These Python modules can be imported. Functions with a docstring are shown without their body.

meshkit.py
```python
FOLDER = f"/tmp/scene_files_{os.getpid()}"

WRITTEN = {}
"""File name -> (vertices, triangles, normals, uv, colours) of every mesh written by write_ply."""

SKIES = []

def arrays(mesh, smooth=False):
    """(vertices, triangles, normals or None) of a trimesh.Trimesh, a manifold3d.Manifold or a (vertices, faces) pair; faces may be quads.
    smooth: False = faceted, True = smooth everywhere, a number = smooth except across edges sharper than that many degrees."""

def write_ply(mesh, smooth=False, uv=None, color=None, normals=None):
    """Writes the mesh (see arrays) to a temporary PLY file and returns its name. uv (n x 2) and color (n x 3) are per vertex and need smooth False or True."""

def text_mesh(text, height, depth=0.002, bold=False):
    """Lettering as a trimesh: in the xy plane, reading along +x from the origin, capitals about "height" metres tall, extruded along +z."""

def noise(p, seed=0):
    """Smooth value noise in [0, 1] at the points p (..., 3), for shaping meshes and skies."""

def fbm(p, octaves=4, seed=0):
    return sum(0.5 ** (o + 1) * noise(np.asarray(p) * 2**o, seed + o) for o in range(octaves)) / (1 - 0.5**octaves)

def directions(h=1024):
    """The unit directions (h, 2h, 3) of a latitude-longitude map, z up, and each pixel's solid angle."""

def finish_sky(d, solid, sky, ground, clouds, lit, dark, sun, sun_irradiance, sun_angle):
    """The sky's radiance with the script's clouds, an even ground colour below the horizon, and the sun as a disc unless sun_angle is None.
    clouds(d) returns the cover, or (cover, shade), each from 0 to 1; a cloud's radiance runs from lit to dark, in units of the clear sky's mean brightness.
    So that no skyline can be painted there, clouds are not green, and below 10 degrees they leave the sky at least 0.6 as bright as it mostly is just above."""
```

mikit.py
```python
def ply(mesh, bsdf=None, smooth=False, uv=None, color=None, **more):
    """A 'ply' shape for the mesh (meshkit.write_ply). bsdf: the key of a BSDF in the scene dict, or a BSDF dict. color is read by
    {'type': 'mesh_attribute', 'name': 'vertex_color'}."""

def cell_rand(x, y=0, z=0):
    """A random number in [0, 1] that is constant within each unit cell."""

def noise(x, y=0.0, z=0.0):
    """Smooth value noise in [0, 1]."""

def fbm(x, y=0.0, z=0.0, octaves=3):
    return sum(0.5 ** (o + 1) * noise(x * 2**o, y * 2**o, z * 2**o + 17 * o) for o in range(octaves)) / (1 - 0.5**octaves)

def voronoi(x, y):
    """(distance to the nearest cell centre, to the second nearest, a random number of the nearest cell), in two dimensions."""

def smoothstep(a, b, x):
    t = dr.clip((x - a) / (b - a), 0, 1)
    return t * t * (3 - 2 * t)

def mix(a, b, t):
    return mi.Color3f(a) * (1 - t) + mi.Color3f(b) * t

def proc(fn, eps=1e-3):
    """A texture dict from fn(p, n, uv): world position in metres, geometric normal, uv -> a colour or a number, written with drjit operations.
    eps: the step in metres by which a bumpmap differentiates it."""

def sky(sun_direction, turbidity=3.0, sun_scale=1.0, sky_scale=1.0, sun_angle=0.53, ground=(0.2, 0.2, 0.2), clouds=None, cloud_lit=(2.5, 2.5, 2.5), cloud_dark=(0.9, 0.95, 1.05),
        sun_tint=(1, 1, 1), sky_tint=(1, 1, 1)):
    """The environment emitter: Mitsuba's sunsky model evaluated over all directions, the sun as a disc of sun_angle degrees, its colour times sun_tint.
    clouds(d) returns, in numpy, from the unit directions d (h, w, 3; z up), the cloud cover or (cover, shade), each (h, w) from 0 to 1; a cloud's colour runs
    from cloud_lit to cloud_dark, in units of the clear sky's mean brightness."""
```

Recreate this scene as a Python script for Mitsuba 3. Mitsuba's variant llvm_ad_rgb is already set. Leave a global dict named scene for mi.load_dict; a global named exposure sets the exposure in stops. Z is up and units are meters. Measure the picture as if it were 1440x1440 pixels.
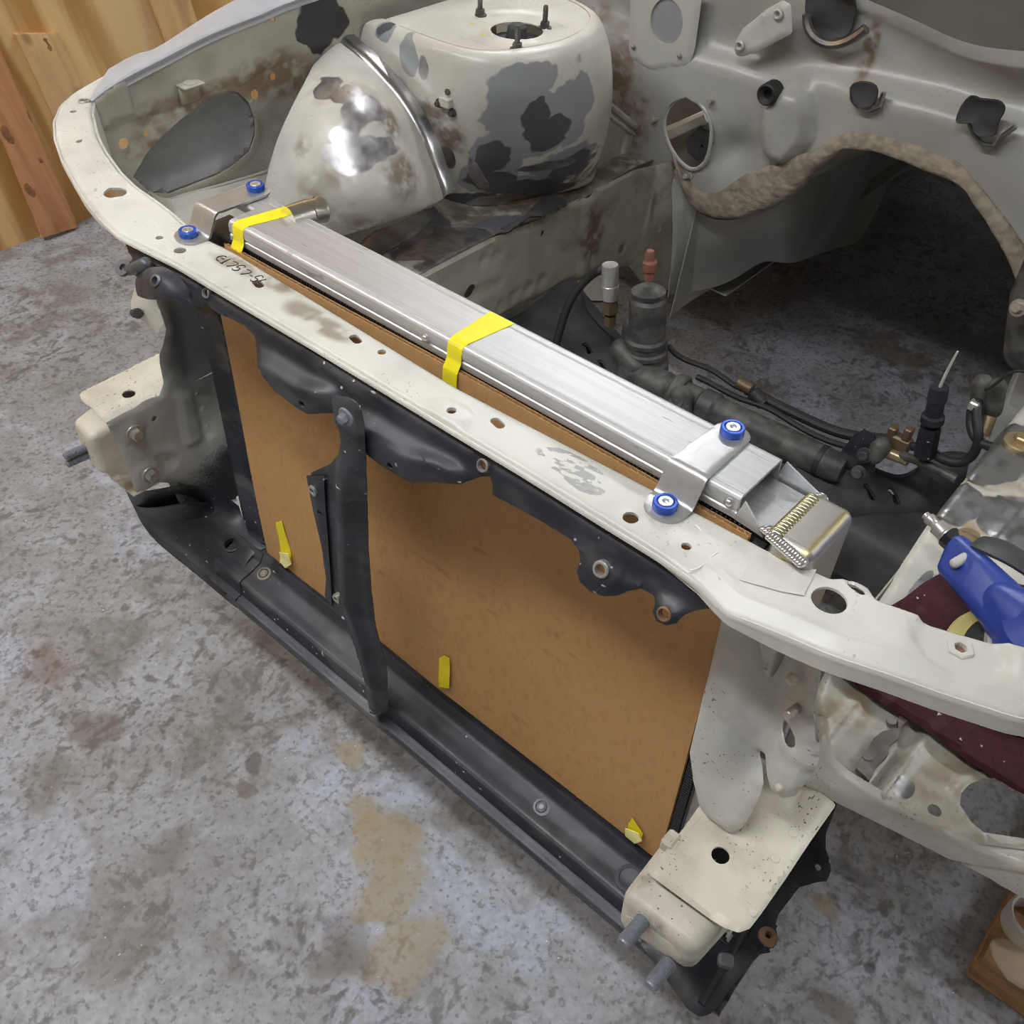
import math, random
import numpy as np, trimesh, manifold3d as m3
import mitsuba as mi, drjit as dr
import mikit, meshkit
from mikit import noise, fbm, smoothstep, mix, proc, voronoi
from shapely.geometry import Polygon, Point, LineString, MultiPolygon
from shapely.ops import unary_union
import shapely
from scipy.spatial import Delaunay
from scipy.interpolate import RectBivariateSpline, CubicSpline

T = mi.ScalarTransform4f
scene = {'type': 'scene'}
labels = {}
exposure = -0.1

# ---------------------------------------------------------------- camera
scene['camera'] = {'type': 'perspective', 'fov': 2 * math.degrees(math.atan(720 / 1390)), 'fov_axis': 'x', 'near_clip': 0.05, 'far_clip': 60,
    'to_world': T().look_at(origin=[0.88249, -0.54181, 1.02972], target=[0.88249 - 0.457843, -0.54181 + 0.561693, 1.02972 - 0.689116], up=[-0.472013, 0.503278, 0.72382])}

# ---------------------------------------------------------------- lamps of the room: long ceiling lights
FLOOR, CEIL = -0.32, 2.2
XW, XE, YS, YN = -1.66, 3.2, -2.8, 4.4
LAMP_RADIANCE = 42.0
LAMPS = [(-0.90, -0.75, 0), (0.42, -0.72, 0), (-0.75, 1.95, 0), (2.4, 1.6, 0)]

# ---------------------------------------------------------------- mesh helpers
def frame(o, eu, ev):
    o, eu, ev = [np.array(a, float) for a in (o, eu, ev)]
    eu /= np.linalg.norm(eu); ev -= eu * (ev @ eu); ev /= np.linalg.norm(ev)
    return o, eu, ev, np.cross(eu, ev)
def FZ(z): return frame((0, 0, z), (1, 0, 0), (0, 1, 0))
def FY(y): return frame((0, y, 0), (1, 0, 0), (0, 0, 1))          # normal -y, towards the front
def FX(x): return frame((x, 0, 0), (0, 1, 0), (0, 0, 1))          # normal +x
def FXn(x): 
    o, a, b, n = FX(x); return o, a, b, -n
def cat(*ms): return trimesh.util.concatenate([m for m in ms if m is not None])
def circ(x, y, r, n=20, ry=None, rot=0):
    t = np.linspace(0, 2 * np.pi, n, endpoint=False); c, s = np.cos(rot), np.sin(rot); ry = ry or r
    a, b = r * np.cos(t), ry * np.sin(t)
    return list(zip(x + a * c - b * s, y + a * s + b * c))
def slot(x, y, r, l, rot=0):
    return list(LineString([(x - l * math.cos(rot), y - l * math.sin(rot)), (x + l * math.cos(rot), y + l * math.sin(rot))]).buffer(r, 6).exterior.coords)[:-1]
def smooth_poly(pts, n=6):
    """a closed outline through the points, rounded"""
    p = np.array(pts, float); t = np.r_[0, np.cumsum(np.linalg.norm(np.diff(np.vstack([p, p[:1]]), axis=0), axis=1) ** 0.5)]
    cs = CubicSpline(t, np.vstack([p, p[:1]]), bc_type='periodic')
    return [tuple(q) for q in cs(np.concatenate([np.linspace(t[i], t[i + 1], n, endpoint=False) for i in range(len(p))]))]
def soften(pts, r=0.003):
    g = Polygon(pts).buffer(0).buffer(r, 5).buffer(-2 * r, 5).buffer(r, 5)
    if g.geom_type == 'MultiPolygon': g = max(g.geoms, key=lambda q: q.area)
    return list(g.exterior.coords)[:-1]
def roll(r, k=1.0):
    return lambda a, b, d: -k * (r - np.sqrt(np.maximum(r * r - np.maximum(r - d, 0) ** 2, 0)))
def sheet(poly, F, holes=(), h=None, res=0.012, t=0.002, rings=()):
    """sheet metal: the outline poly on frame F with holes, pushed out of the plane by h(a, b, distance to the rim), t thick"""
    g = Polygon(poly).buffer(0); outer = g
    if outer.geom_type == 'MultiPolygon': outer = max(outer.geoms, key=lambda q: q.area); g = outer
    ring = outer.exterior
    for q in holes: g = g.difference(Polygon(q).buffer(0))
    geoms = list(g.geoms) if isinstance(g, MultiPolygon) else [g]
    out = []
    for g in geoms:
        if g.area < 1e-7: continue
        b = []
        for rg in [g.exterior] + list(g.interiors):
            c = np.array(shapely.segmentize(rg, res * 0.9).coords)[:-1]; b.append(c)
        bp = np.vstack(b)
        x0, y0, x1, y1 = g.bounds
        xs, ys = np.meshgrid(np.arange(x0, x1 + res, res), np.arange(y0, y1 + res, res * 0.866))
        xs = xs + (np.arange(xs.shape[0]) % 2)[:, None] * res * 0.5
        q = np.c_[xs.ravel(), ys.ravel()]
        for dd in rings:
            off = outer.buffer(-dd)
            for off in getattr(off, 'geoms', [off]):
                if off.is_empty: continue
                c = np.array(shapely.segmentize(off.exterior, res * 0.9).coords)[:-1]
                bp = np.vstack([bp, c[shapely.contains_xy(g.buffer(-res * .3), c[:, 0], c[:, 1])]])
        inn = g.buffer(-res * 0.45)
        if rings: inn = inn.intersection(outer.buffer(-max(rings) - res * .5))
        q = q[shapely.contains_xy(inn, q[:, 0], q[:, 1])] if not inn.is_empty else q[:0]
        p = np.vstack([bp, q]); p = np.unique(np.round(p, 7), axis=0)
        tri = Delaunay(p).simplices
        c = p[tri].mean(1)
        tri = tri[shapely.contains_xy(g, c[:, 0], c[:, 1])]
        e1, e2 = p[tri[:, 1]] - p[tri[:, 0]], p[tri[:, 2]] - p[tri[:, 0]]
        ar = e1[:, 0] * e2[:, 1] - e1[:, 1] * e2[:, 0]
        tri = np.where(ar[:, None] < 0, tri[:, ::-1], tri)[np.abs(ar) > 1e-10]
        d = shapely.distance(ring, shapely.points(p))
        hh = np.zeros(len(p)) if h is None else np.broadcast_to(h(p[:, 0], p[:, 1], d), len(p))
        o, eu, ev, n = F
        V = o + p[:, :1] * eu + p[:, 1:] * ev + hh[:, None] * n
        if np.cross(eu, ev) @ n < 0: tri = tri[:, ::-1]
        out.append(thick(V, tri, t))
    return cat(*out)
def thick(V, tri, t):
    N = np.zeros_like(V); fn = np.cross(V[tri[:, 1]] - V[tri[:, 0]], V[tri[:, 2]] - V[tri[:, 0]])
    for k in range(3): np.add.at(N, tri[:, k], fn)
    N /= np.maximum(np.linalg.norm(N, axis=1, keepdims=True), 1e-12)
    m = len(V); e = np.vstack([tri[:, [0, 1]], tri[:, [1, 2]], tri[:, [2, 0]]])
    key = np.sort(e, 1); _, inv, cnt = np.unique(key, axis=0, return_inverse=True, return_counts=True)
    be = e[cnt[inv.ravel()] == 1]
    F = np.vstack([tri, tri[:, ::-1] + m, np.c_[be[:, 1], be[:, 0], be[:, 0] + m], np.c_[be[:, 1], be[:, 0] + m, be[:, 1] + m]])
    return trimesh.Trimesh(np.vstack([V, V - N * t]), F, process=False)
def loft(rows, nu=24, nv=24, t=0.002, flip=False, ku=3, kv=3, disp=None, holes=()):
    a = np.array(rows, float); R, Cn = a.shape[:2]
    u, v = np.linspace(0, 1, R), np.linspace(0, 1, Cn); U, W = np.linspace(0, 1, nu), np.linspace(0, 1, nv)
    V = np.stack([RectBivariateSpline(u, v, a[..., k], kx=min(ku, R - 1), ky=min(kv, Cn - 1))(U, W) for k in range(3)], -1).reshape(-1, 3)
    i = np.arange(nu * nv).reshape(nu, nv)
    q = np.stack([i[:-1, :-1], i[1:, :-1], i[1:, 1:], i[:-1, 1:]], -1).reshape(-1, 4)
    tri = np.vstack([q[:, [0, 1, 2]], q[:, [0, 2, 3]]])
    if flip: tri = tri[:, ::-1]
    if disp is not None: V = V + disp(V)
    for p0, p1, r in holes:                                                                 # openings: capsules about p0-p1
        p0, p1 = np.array(p0, float), np.array(p1, float); L2 = max(((p1 - p0) ** 2).sum(), 1e-12)
        c = V[tri].mean(1); s = np.clip(((c - p0) @ (p1 - p0)) / L2, 0, 1)[:, None]
        tri = tri[np.linalg.norm(c - p0 - s * (p1 - p0), axis=1) > r]
    return thick(V, tri, t)
def tube(pts, r, n=12, samples=None, closed=False):
    p = np.array(pts, float)
    if len(p) > 2:
        d = np.r_[0, np.cumsum(np.linalg.norm(np.diff(p, axis=0), axis=1))]
        ss = np.linspace(0, d[-1], samples or (len(p) - 1) * 7 + 1); P = CubicSpline(d, p)(ss)
        rr = np.interp(ss, d, r) if np.ndim(r) else np.full(len(P), r)
    else:
        P = p; rr = np.array(r) if np.ndim(r) else np.full(2, r)
    tg = np.gradient(P, axis=0); tg /= np.linalg.norm(tg, axis=1, keepdims=True)
    a = np.cross(tg[0], [0.13, 0.31, 0.94]); a /= np.linalg.norm(a); V = []
    th = np.linspace(0, 2 * np.pi, n, endpoint=False)
    for k in range(len(P)):
        a = a - tg[k] * (a @ tg[k]); a /= np.linalg.norm(a); b = np.cross(tg[k], a)
        V.append(P[k] + rr[k] * (np.cos(th)[:, None] * a + np.sin(th)[:, None] * b))
    V = np.vstack(V + [P[:1], P[-1:]]); f = []
    for k in range(len(P) - 1):
        i = k * n + np.arange(n); j = k * n + (np.arange(n) + 1) % n
        f += [np.c_[i, j, j + n], np.c_[i, j + n, i + n]]
    i, j = np.arange(n), (np.arange(n) + 1) % n; e = (len(P) - 1) * n
    f += [np.c_[j, i, np.full(n, len(V) - 2)], np.c_[i + e, j + e, np.full(n, len(V) - 1)]]
    return trimesh.Trimesh(V, np.vstack(f), process=False)
def axes(d):
    d = np.array(d, float); d /= np.linalg.norm(d)
    a = np.cross(d, [0.0, 0.0, 1.0] if abs(d[2]) < 0.9 else [0, 1.0, 0]); a /= np.linalg.norm(a)
    return d, a, np.cross(d, a)
def lathe(p, d, prof, n=24, rot=0.0, hexa=False):
    """(radius, height) profile turned about the axis d through p"""
    d, a, b = axes(d); n = 6 if hexa else n; th = np.linspace(0, 2 * np.pi, n, endpoint=False) + rot; V = []
    for r, h in prof: V.append(np.array(p) + d * h + max(r, 1e-5) * (np.cos(th)[:, None] * a + np.sin(th)[:, None] * b))
    f = []
    for k in range(len(prof) - 1):
        i = k * n + np.arange(n); j = k * n + (np.arange(n) + 1) % n
        f += [np.c_[i, j, j + n], np.c_[i, j + n, i + n]]
    V = np.vstack(V + [[np.array(p) + d * prof[0][1]], [np.array(p) + d * prof[-1][1]]])
    i, j = np.arange(n), (np.arange(n) + 1) % n; e = (len(prof) - 1) * n
    f += [np.c_[j, i, np.full(n, len(V) - 2)], np.c_[i + e, j + e, np.full(n, len(V) - 1)]]
    return trimesh.Trimesh(V, np.vstack(f), process=False)
def ringlathe(p, d, prof, n=28):
    """closed profile turned about the axis: a ring"""
    d, a, b = axes(d); th = np.linspace(0, 2 * np.pi, n, endpoint=False); m = len(prof)
    V = np.vstack([np.array(p) + d * h + r * (np.cos(th)[:, None] * a + np.sin(th)[:, None] * b) for r, h in prof]); f = []
    for k in range(m):
        i = k * n + np.arange(n); j = k * n + (np.arange(n) + 1) % n; i2 = ((k + 1) % m) * n + np.arange(n); j2 = ((k + 1) % m) * n + (np.arange(n) + 1) % n
        f += [np.c_[i, j, j2], np.c_[i, j2, i2]]
    return trimesh.Trimesh(V, np.vstack(f), process=False)
def cyl(p0, p1, r, r2=None, n=20, c=0.0008):
    p0, p1 = np.array(p0, float), np.array(p1, float); L = np.linalg.norm(p1 - p0); r2 = r if r2 is None else r2; c = min(c, L * .3, r * .5)
    return lathe(p0, p1 - p0, [(r - c, 0), (r, c), (r2, L - c), (r2 - c, L)], n)
def box(lo, hi, c=0.002, rot=0.0, F=None):
    lo, hi = np.array(lo, float), np.array(hi, float); ce, hf = (lo + hi) / 2, np.abs(hi - lo) / 2; c = min(c, hf.min() * 0.6)
    p = []
    for sx in (-1, 1):
        for sy in (-1, 1):
            for sz in (-1, 1):
                s = np.array([sx, sy, sz])
                for k in range(3):
                    q = s * (hf - c); q[k] = s[k] * hf[k]; p.append(q)
    p = np.array(p)
    if rot: cs, sn = math.cos(rot), math.sin(rot); p = p @ np.array([[cs, sn, 0], [-sn, cs, 0], [0, 0, 1]])
    p = p + ce
    if F is not None: p = F[0] + p[:, :1] * F[1] + p[:, 1:2] * F[2] + p[:, 2:] * F[3]
    return trimesh.convex.convex_hull(p)
def hull(points, r):
    """rounded solid: hull of equal or differing spheres"""
    s = trimesh.creation.icosphere(2, 1.0).vertices; rr = r if np.ndim(r) else [r] * len(points)
    return trimesh.convex.convex_hull(np.vstack([np.array(p) + s * k for p, k in zip(points, rr)]))
def hexbolt(p, d, r, h, fl=1.5, fh=0.002):
    """flange, hexagonal head"""
    d0 = np.array(d, float) / np.linalg.norm(d)
    return cat(lathe(p, d, [(r * fl, 0), (r * fl, fh * .6), (r * fl * .93, fh)], 24), lathe(np.array(p) + d0 * fh, d, [(r, 0), (r, h * .85), (r * .82, h)], hexa=True))
def threads(p, d, r, L, pitch=0.0024, n=16):
    k = int(L / pitch); prof = [(r * .9, 0)]
    for i in range(k): prof += [(r, (i + .35) * pitch), (r * .80, (i + .85) * pitch)]
    return lathe(p, d, prof + [(r * .7, L)], n)
def bump(a, b, ca, cb, ra, rb=None, p=2.0, rot=0.0):
    rb = rb or ra; c, s = math.cos(rot), math.sin(rot); x, y = a - ca, b - cb
    return np.exp(-(((x * c + y * s) / ra) ** 2 + ((-x * s + y * c) / rb) ** 2) ** (p / 2))
def flat(a, b, ca, cb, ra, rb=None, e=0.2, rot=0.0):
    """1 inside an ellipse, falling to 0 over the share e outside"""
    rb = rb or ra; c, s = math.cos(rot), math.sin(rot); x, y = a - ca, b - cb
    q = np.sqrt(((x * c + y * s) / ra) ** 2 + ((-x * s + y * c) / rb) ** 2); t = np.clip((1 + e - q) / e, 0, 1); return t * t * (3 - 2 * t)
def sst(a, b, x): t = np.clip((x - a) / (b - a), 0, 1); return t * t * (3 - 2 * t)
def inpoly(a, b, poly, e=0.004):
    """1 inside the outline, soft over e"""
    g = Polygon(poly).buffer(0); pt = shapely.points(np.c_[a, b]); d = shapely.distance(g.exterior, pt) * np.where(shapely.contains(g, pt), 1, -1)
    return sst(-e, e, d)
def arr(p): return np.array(p, float)

# ---------------------------------------------------------------- entries
def add(key, mesh, bsdf, label=None, cat_=None, group=None, kind=None, smooth=32, **more):
    k, i = key, 0
    while k in scene: i += 1; k = '%s_%03d' % (key, i)
    scene[k] = mikit.ply(mesh, bsdf, smooth=smooth, **more)
    if label or cat_ or group or kind: tag(k, label, cat_, group, kind)
    return k
def tag(key, label=None, cat_=None, group=None, kind=None):
    d = labels.setdefault(key, {})
    for n, v in (('label', label), ('category', cat_), ('group', group), ('kind', kind)):
        if v: d[n] = v
USED = set()
def thing(name, label, cat_, group=None):
    k, i = name, 0
    while k in USED: i += 1; k = '%s_%03d' % (name, i)
    USED.add(k); tag(k, label, cat_, group); return k

# ---------------------------------------------------------------- materials
def tex(v):
    if callable(v): return proc(v)
    if isinstance(v, (tuple, list)): return {'type': 'rgb', 'value': list(v)}
    return float(v)
def mat(name, color, rough=0.5, metal=0.0, bump_=None, bscale=1.0, eps=1e-3, **more):
    m = {'type': 'principled', 'base_color': tex(color), 'roughness': tex(rough), 'metallic': tex(metal), **more}
    if bump_ is not None: m = {'type': 'bumpmap', 'scale': bscale, 'tex': proc(bump_, eps), 'bsdf': m}
    scene[name] = {'type': 'twosided', 'bsdf': m}
def blob(p, c, r, wob=0.5, f=40.0, e=0.06, seed=0.0):
    """a patch about c with radii r, its outline frayed"""
    q = dr.sqrt(dr.square((p.x - c[0]) / r[0]) + dr.square((p.y - c[1]) / r[1]) + dr.square((p.z - c[2]) / r[2]))
    q = q + wob * (fbm(p.x * f + seed, p.y * f + 3.1, p.z * f + seed, 3) - 0.5)
    return 1 - smoothstep(1 - e, 1 + e, q)
def many(p, L, **k):
    m = mi.Float(0)
    for i, (c, r) in enumerate(L): m = dr.maximum(m, blob(p, c, r, seed=i * 7.3, **k))
    return m
def paint(name, base, bare=(), primer=(), rust=(), flakes=(), dark=(), darkcol=(0.06, 0.062, 0.068), soil=0.25, rough=0.38, specks=0.5, rustcol=(0.10, 0.055, 0.028), barecol=(0.42, 0.41, 0.41), primcol=(0.085, 0.09, 0.10), soilcol=(0.30, 0.26, 0.20), f=14.0, bump_=None, bscale=1.0):
    """old car paint: dirt in patches, fine dark specks, places ground to bare steel, primer left in places, brown rust stains"""
    def col(p, n, uv):
        g = fbm(p.x * f, p.y * f, p.z * f, 4)
        c = mix(base, tuple(0.82 * b for b in base), smoothstep(0.35, 0.7, g))
        c = mix(c, soilcol, soil * smoothstep(0.5, 0.78, fbm(p.x * f * 1.7 + 9, p.y * f * 1.7, p.z * f * 1.7, 4)))
        sp = smoothstep(0.84, 0.90, noise(p.x * 420, p.y * 420, p.z * 420)) * smoothstep(0.5, 0.75, noise(p.x * 30 + 5, p.y * 30, p.z * 30))
        c = mix(c, (0.10, 0.08, 0.06), specks * sp)
        if rust: c = mix(c, rustcol, 0.8 * many(p, rust, wob=1.1, f=28.0, e=0.45) * smoothstep(0.2, 0.6, fbm(p.x * 60, p.y * 60, p.z * 60, 3)))
        if primer: c = mix(c, primcol, many(p, primer, wob=0.9, f=30.0, e=0.05))
        if dark: c = mix(c, darkcol, many(p, dark, wob=1.0, f=34.0, e=0.07))
        if flakes: c = mix(c, (0.30, 0.30, 0.29), many(p, flakes, wob=0.5, f=60.0, e=0.05) * smoothstep(0.50, 0.54, fbm(p.x * 95 + p.y * 60, p.y * 240 - p.x * 60, 0.0, 3)))
        if bare: c = mix(c, mix(barecol, tuple(0.62 * b for b in barecol), smoothstep(0.4, 0.7, fbm(p.x * 55, p.y * 55, p.z * 55, 3))), many(p, bare, wob=0.8, f=30.0, e=0.05))
        return c
    kw = {}
    ro, me = rough, 0.0
    if bare or primer:
        def ro(p, n, uv):
            r = rough + 0.12 * noise(p.x * 35, p.y * 35, p.z * 35)
            if bare: r = dr.lerp(r, 0.30 + 0.2 * noise(p.x * 90, p.y * 90, p.z * 90), many(p, bare, wob=0.8, f=30.0, e=0.05))
            return r
        if bare:
            def me(p, n, uv): return 0.92 * many(p, bare, wob=0.8, f=30.0, e=0.05)
    mat(name, col, ro, me, bump_=bump_, bscale=bscale)

# ---------------------------------------------------------------- setting
def plain(name, c, rough=0.6, metal=0.0): mat(name, c, rough, metal)
def floor_col(p, n, uv):
    x, y = p.x, p.y
    wx, wy = x + 0.03 * noise(x * 18, y * 18, 1.0), y + 0.03 * noise(x * 18, y * 18, 2.0)
    a = fbm(wx * 6, wy * 6, 1.0, 5); b = fbm(wx * 30, wy * 30, 4.0, 4); g = fbm(x * 160, y * 160, 2.0, 3)
    c = mix((0.350, 0.360, 0.395), (0.262, 0.264, 0.272), smoothstep(0.34, 0.68, a * 0.6 + b * 0.4))
    c = mix(c, (0.375, 0.400, 0.475), smoothstep(0.56, 0.66, fbm(wx * 7 + 31, wy * 7, 2.0, 5)) * 0.75)        # worn blue-grey paint
    c = mix(c, (0.185, 0.172, 0.152), smoothstep(0.54, 0.74, fbm(wx * 8 + 3, wy * 8, 8.0, 5) * 0.7 + b * 0.3) * 0.7)   # brown grime
    c = mix(c, (0.13, 0.125, 0.118), smoothstep(0.50, 0.76, fbm(wx * 75, wy * 60, 6.0, 4)) * 0.8 * smoothstep(0.40, 0.62, fbm(x * 7, y * 7 + 3, 3.0, 3)))
    c = mix(c, (0.12, 0.115, 0.11), smoothstep(0.54, 0.78, fbm(x * 150, y * 150, 9.0, 3)) * 0.55)
    c = c * (0.80 + 0.40 * g)
    for k, (cx, cy, rx, ry, col, al) in enumerate(STAINS):
        q = dr.sqrt(dr.square((wx - cx) / rx) + dr.square((wy - cy) / ry)) + 1.3 * (fbm(x * 30 + k * 5, y * 30, k * 3.0, 4) - 0.5)
        c = mix(c, col, (1 - smoothstep(0.55, 1.1, q)) * al * (0.6 + 0.5 * g))
    return c
TAN, BRN, BLK, RST = (0.30, 0.235, 0.135), (0.13, 0.105, 0.08), (0.045, 0.042, 0.04), (0.16, 0.09, 0.05)
STAINS = []
for (px, col, rx, ry, al) in [([(0.1595,-0.0311)], TAN, .05, .035, .8), ([(0.2435,-0.0714)], TAN, .05, .03, .75), ([(0.3132,-0.101)], TAN, .06, .05, .85), ([(0.3747,-0.139)], TAN, .05, .06, .8), ([(0.4494,-0.1847)], TAN, .045, .06, .7),
        ([(-0.1622,-0.2718)], BRN, .05, .045, .75), ([(-0.3367,-0.2616)], RST, .06, .05, .55), ([(0.3892,-0.2387)], BRN, .05, .05, .6), ([(-0.1227,-0.339)], BRN, .03, .03, .4), ([(0.0697,-0.1336)], BLK, .012, .010, .7), ([(0.0833,-0.1648)], BRN, .018, .015, .8),
        ([(0.0932,-0.2999)], BRN, .03, .05, .5), ([(0.1648,-0.44)], BRN, .05, .06, .5), ([(0.8481,0.2458)], TAN, .025, .025, .7), ([(0.9384,0.2159)], BLK, .014, .010, .8), ([(0.1443,1.2803)], BRN, .05, .035, .7), ([(0.3182,1.627)], BRN, .12, .09, .75), ([(0.3504,1.6373)], RST, .05, .04, .5),
        ([(0.8423,0.3327)], BLK, .03, .02, .5), ([(0.8682,0.4317)], BLK, .02, .02, .5), ([(0.2921,1.0876)], RST, .05, .03, .5), ([(-0.035,-0.1007)], BRN, .06, .03, .4), ([(0.9203,0.1389)], BRN, .03, .02, .6)]:
    STAINS.append((px[0][0] + .012, px[0][1] + .012, rx, ry, col, al))
mat('m_floor', floor_col, lambda p, n, uv: 0.42 + 0.3 * fbm(p.x * 12, p.y * 12, 0.0, 3), bump_=lambda p, n, uv: fbm(p.x * 60, p.y * 60, 0.0, 3) * 0.5, bscale=0.0016)
add('floor', box((XW - .1, YS - .1, FLOOR - .08), (XE + .1, YN + .1, FLOOR), 0), 'm_floor', 'grey painted concrete floor with brown and tan stains', None, None, 'structure', smooth=False)

def ply_col(p, n, uv):
    s = p.y + 0.17 * p.z
    w = s * 2.6 + 1.5 * fbm(s * 1.3, p.z * 0.8, 3.0, 3) + 0.9 * fbm(s * 4, p.z * 1.1, 2.0, 3)
    g = dr.abs(2 * (w * 2.0 - dr.floor(w * 2.0)) - 1)
    fine = fbm(s * 120, p.z * 5, 1.0, 3)
    c = mix((0.46, 0.24, 0.07), (0.74, 0.50, 0.22), smoothstep(0.1, 0.8, g + 0.3 * (fine - 0.5)))
    c = mix(c, (0.72, 0.52, 0.27), 0.6 * smoothstep(0.5, 0.7, fbm(s * 3 + 2, p.z * 0.7, 5.0, 3)))
    return mix(c, (0.33, 0.16, 0.05), 0.5 * smoothstep(0.64, 0.76, fbm(s * 9 + 4, p.z * 1.3, 9.0, 3)))
mat('m_plywood', ply_col, 0.5)
add('wall_left', box((XW - .05, YS - .1, FLOOR), (XW, YN + .1, CEIL), 0), 'm_plywood', 'plywood wall with wavy golden grain behind the car', None, None, 'structure', smooth=False)
mat('m_white_wall', lambda p, n, uv: mix((0.62, 0.61, 0.58), (0.55, 0.54, 0.52), fbm(p.x * 3, p.y * 3, p.z * 3, 3)), 0.7)
add('wall_back', box((XW - .1, YN, FLOOR), (XE + .1, YN + .05, CEIL), 0), 'm_white_wall', None, None, None, 'structure', smooth=False)
add('wall_right', box((XE, YS - .1, FLOOR), (XE + .05, YN + .1, CEIL), 0), 'm_white_wall', None, None, None, 'structure', smooth=False)
add('wall_front', box((XW - .1, YS - .05, FLOOR), (XE + .1, YS, CEIL), 0), 'm_white_wall', None, None, None, 'structure', smooth=False)
add('ceiling', box((XW - .1, YS - .1, CEIL), (XE + .1, YN + .1, CEIL + .05), 0), 'm_white_wall', None, None, None, 'structure', smooth=False)

plain('m_lamp_shell', (0.7, 0.7, 0.7), 0.4)
for i, (x, y, a) in enumerate(LAMPS):
    k = thing('ceiling_light', 'long white ceiling light ' + ('above the plywood side, in front of the car', 'in front of the near fender', 'over the engine bay by the plywood wall', 'behind the near fender')[i], 'lamp', 'ceiling lights of the garage')
    r = math.radians(a)
    add(k + '__housing', box((x - .62, y - .09, CEIL - .05), (x + .62, y + .09, CEIL - .002), .004, 0) if not a else box((x - .09, y - .62, CEIL - .05), (x + .09, y + .62, CEIL - .002), .004), 'm_lamp_shell')
    hx, hy = (.60, .075) if not a else (.075, .60)
    scene[k + '__diffuser'] = {**mikit.ply(box((x - hx, y - hy, CEIL - .068), (x + hx, y + hy, CEIL - .051), .002), 'm_lamp_shell'), 'emitter': {'type': 'area', 'radiance': {'type': 'rgb', 'value': [LAMP_RADIANCE * 0.97, LAMP_RADIANCE, LAMP_RADIANCE * 1.03]}}}

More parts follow.
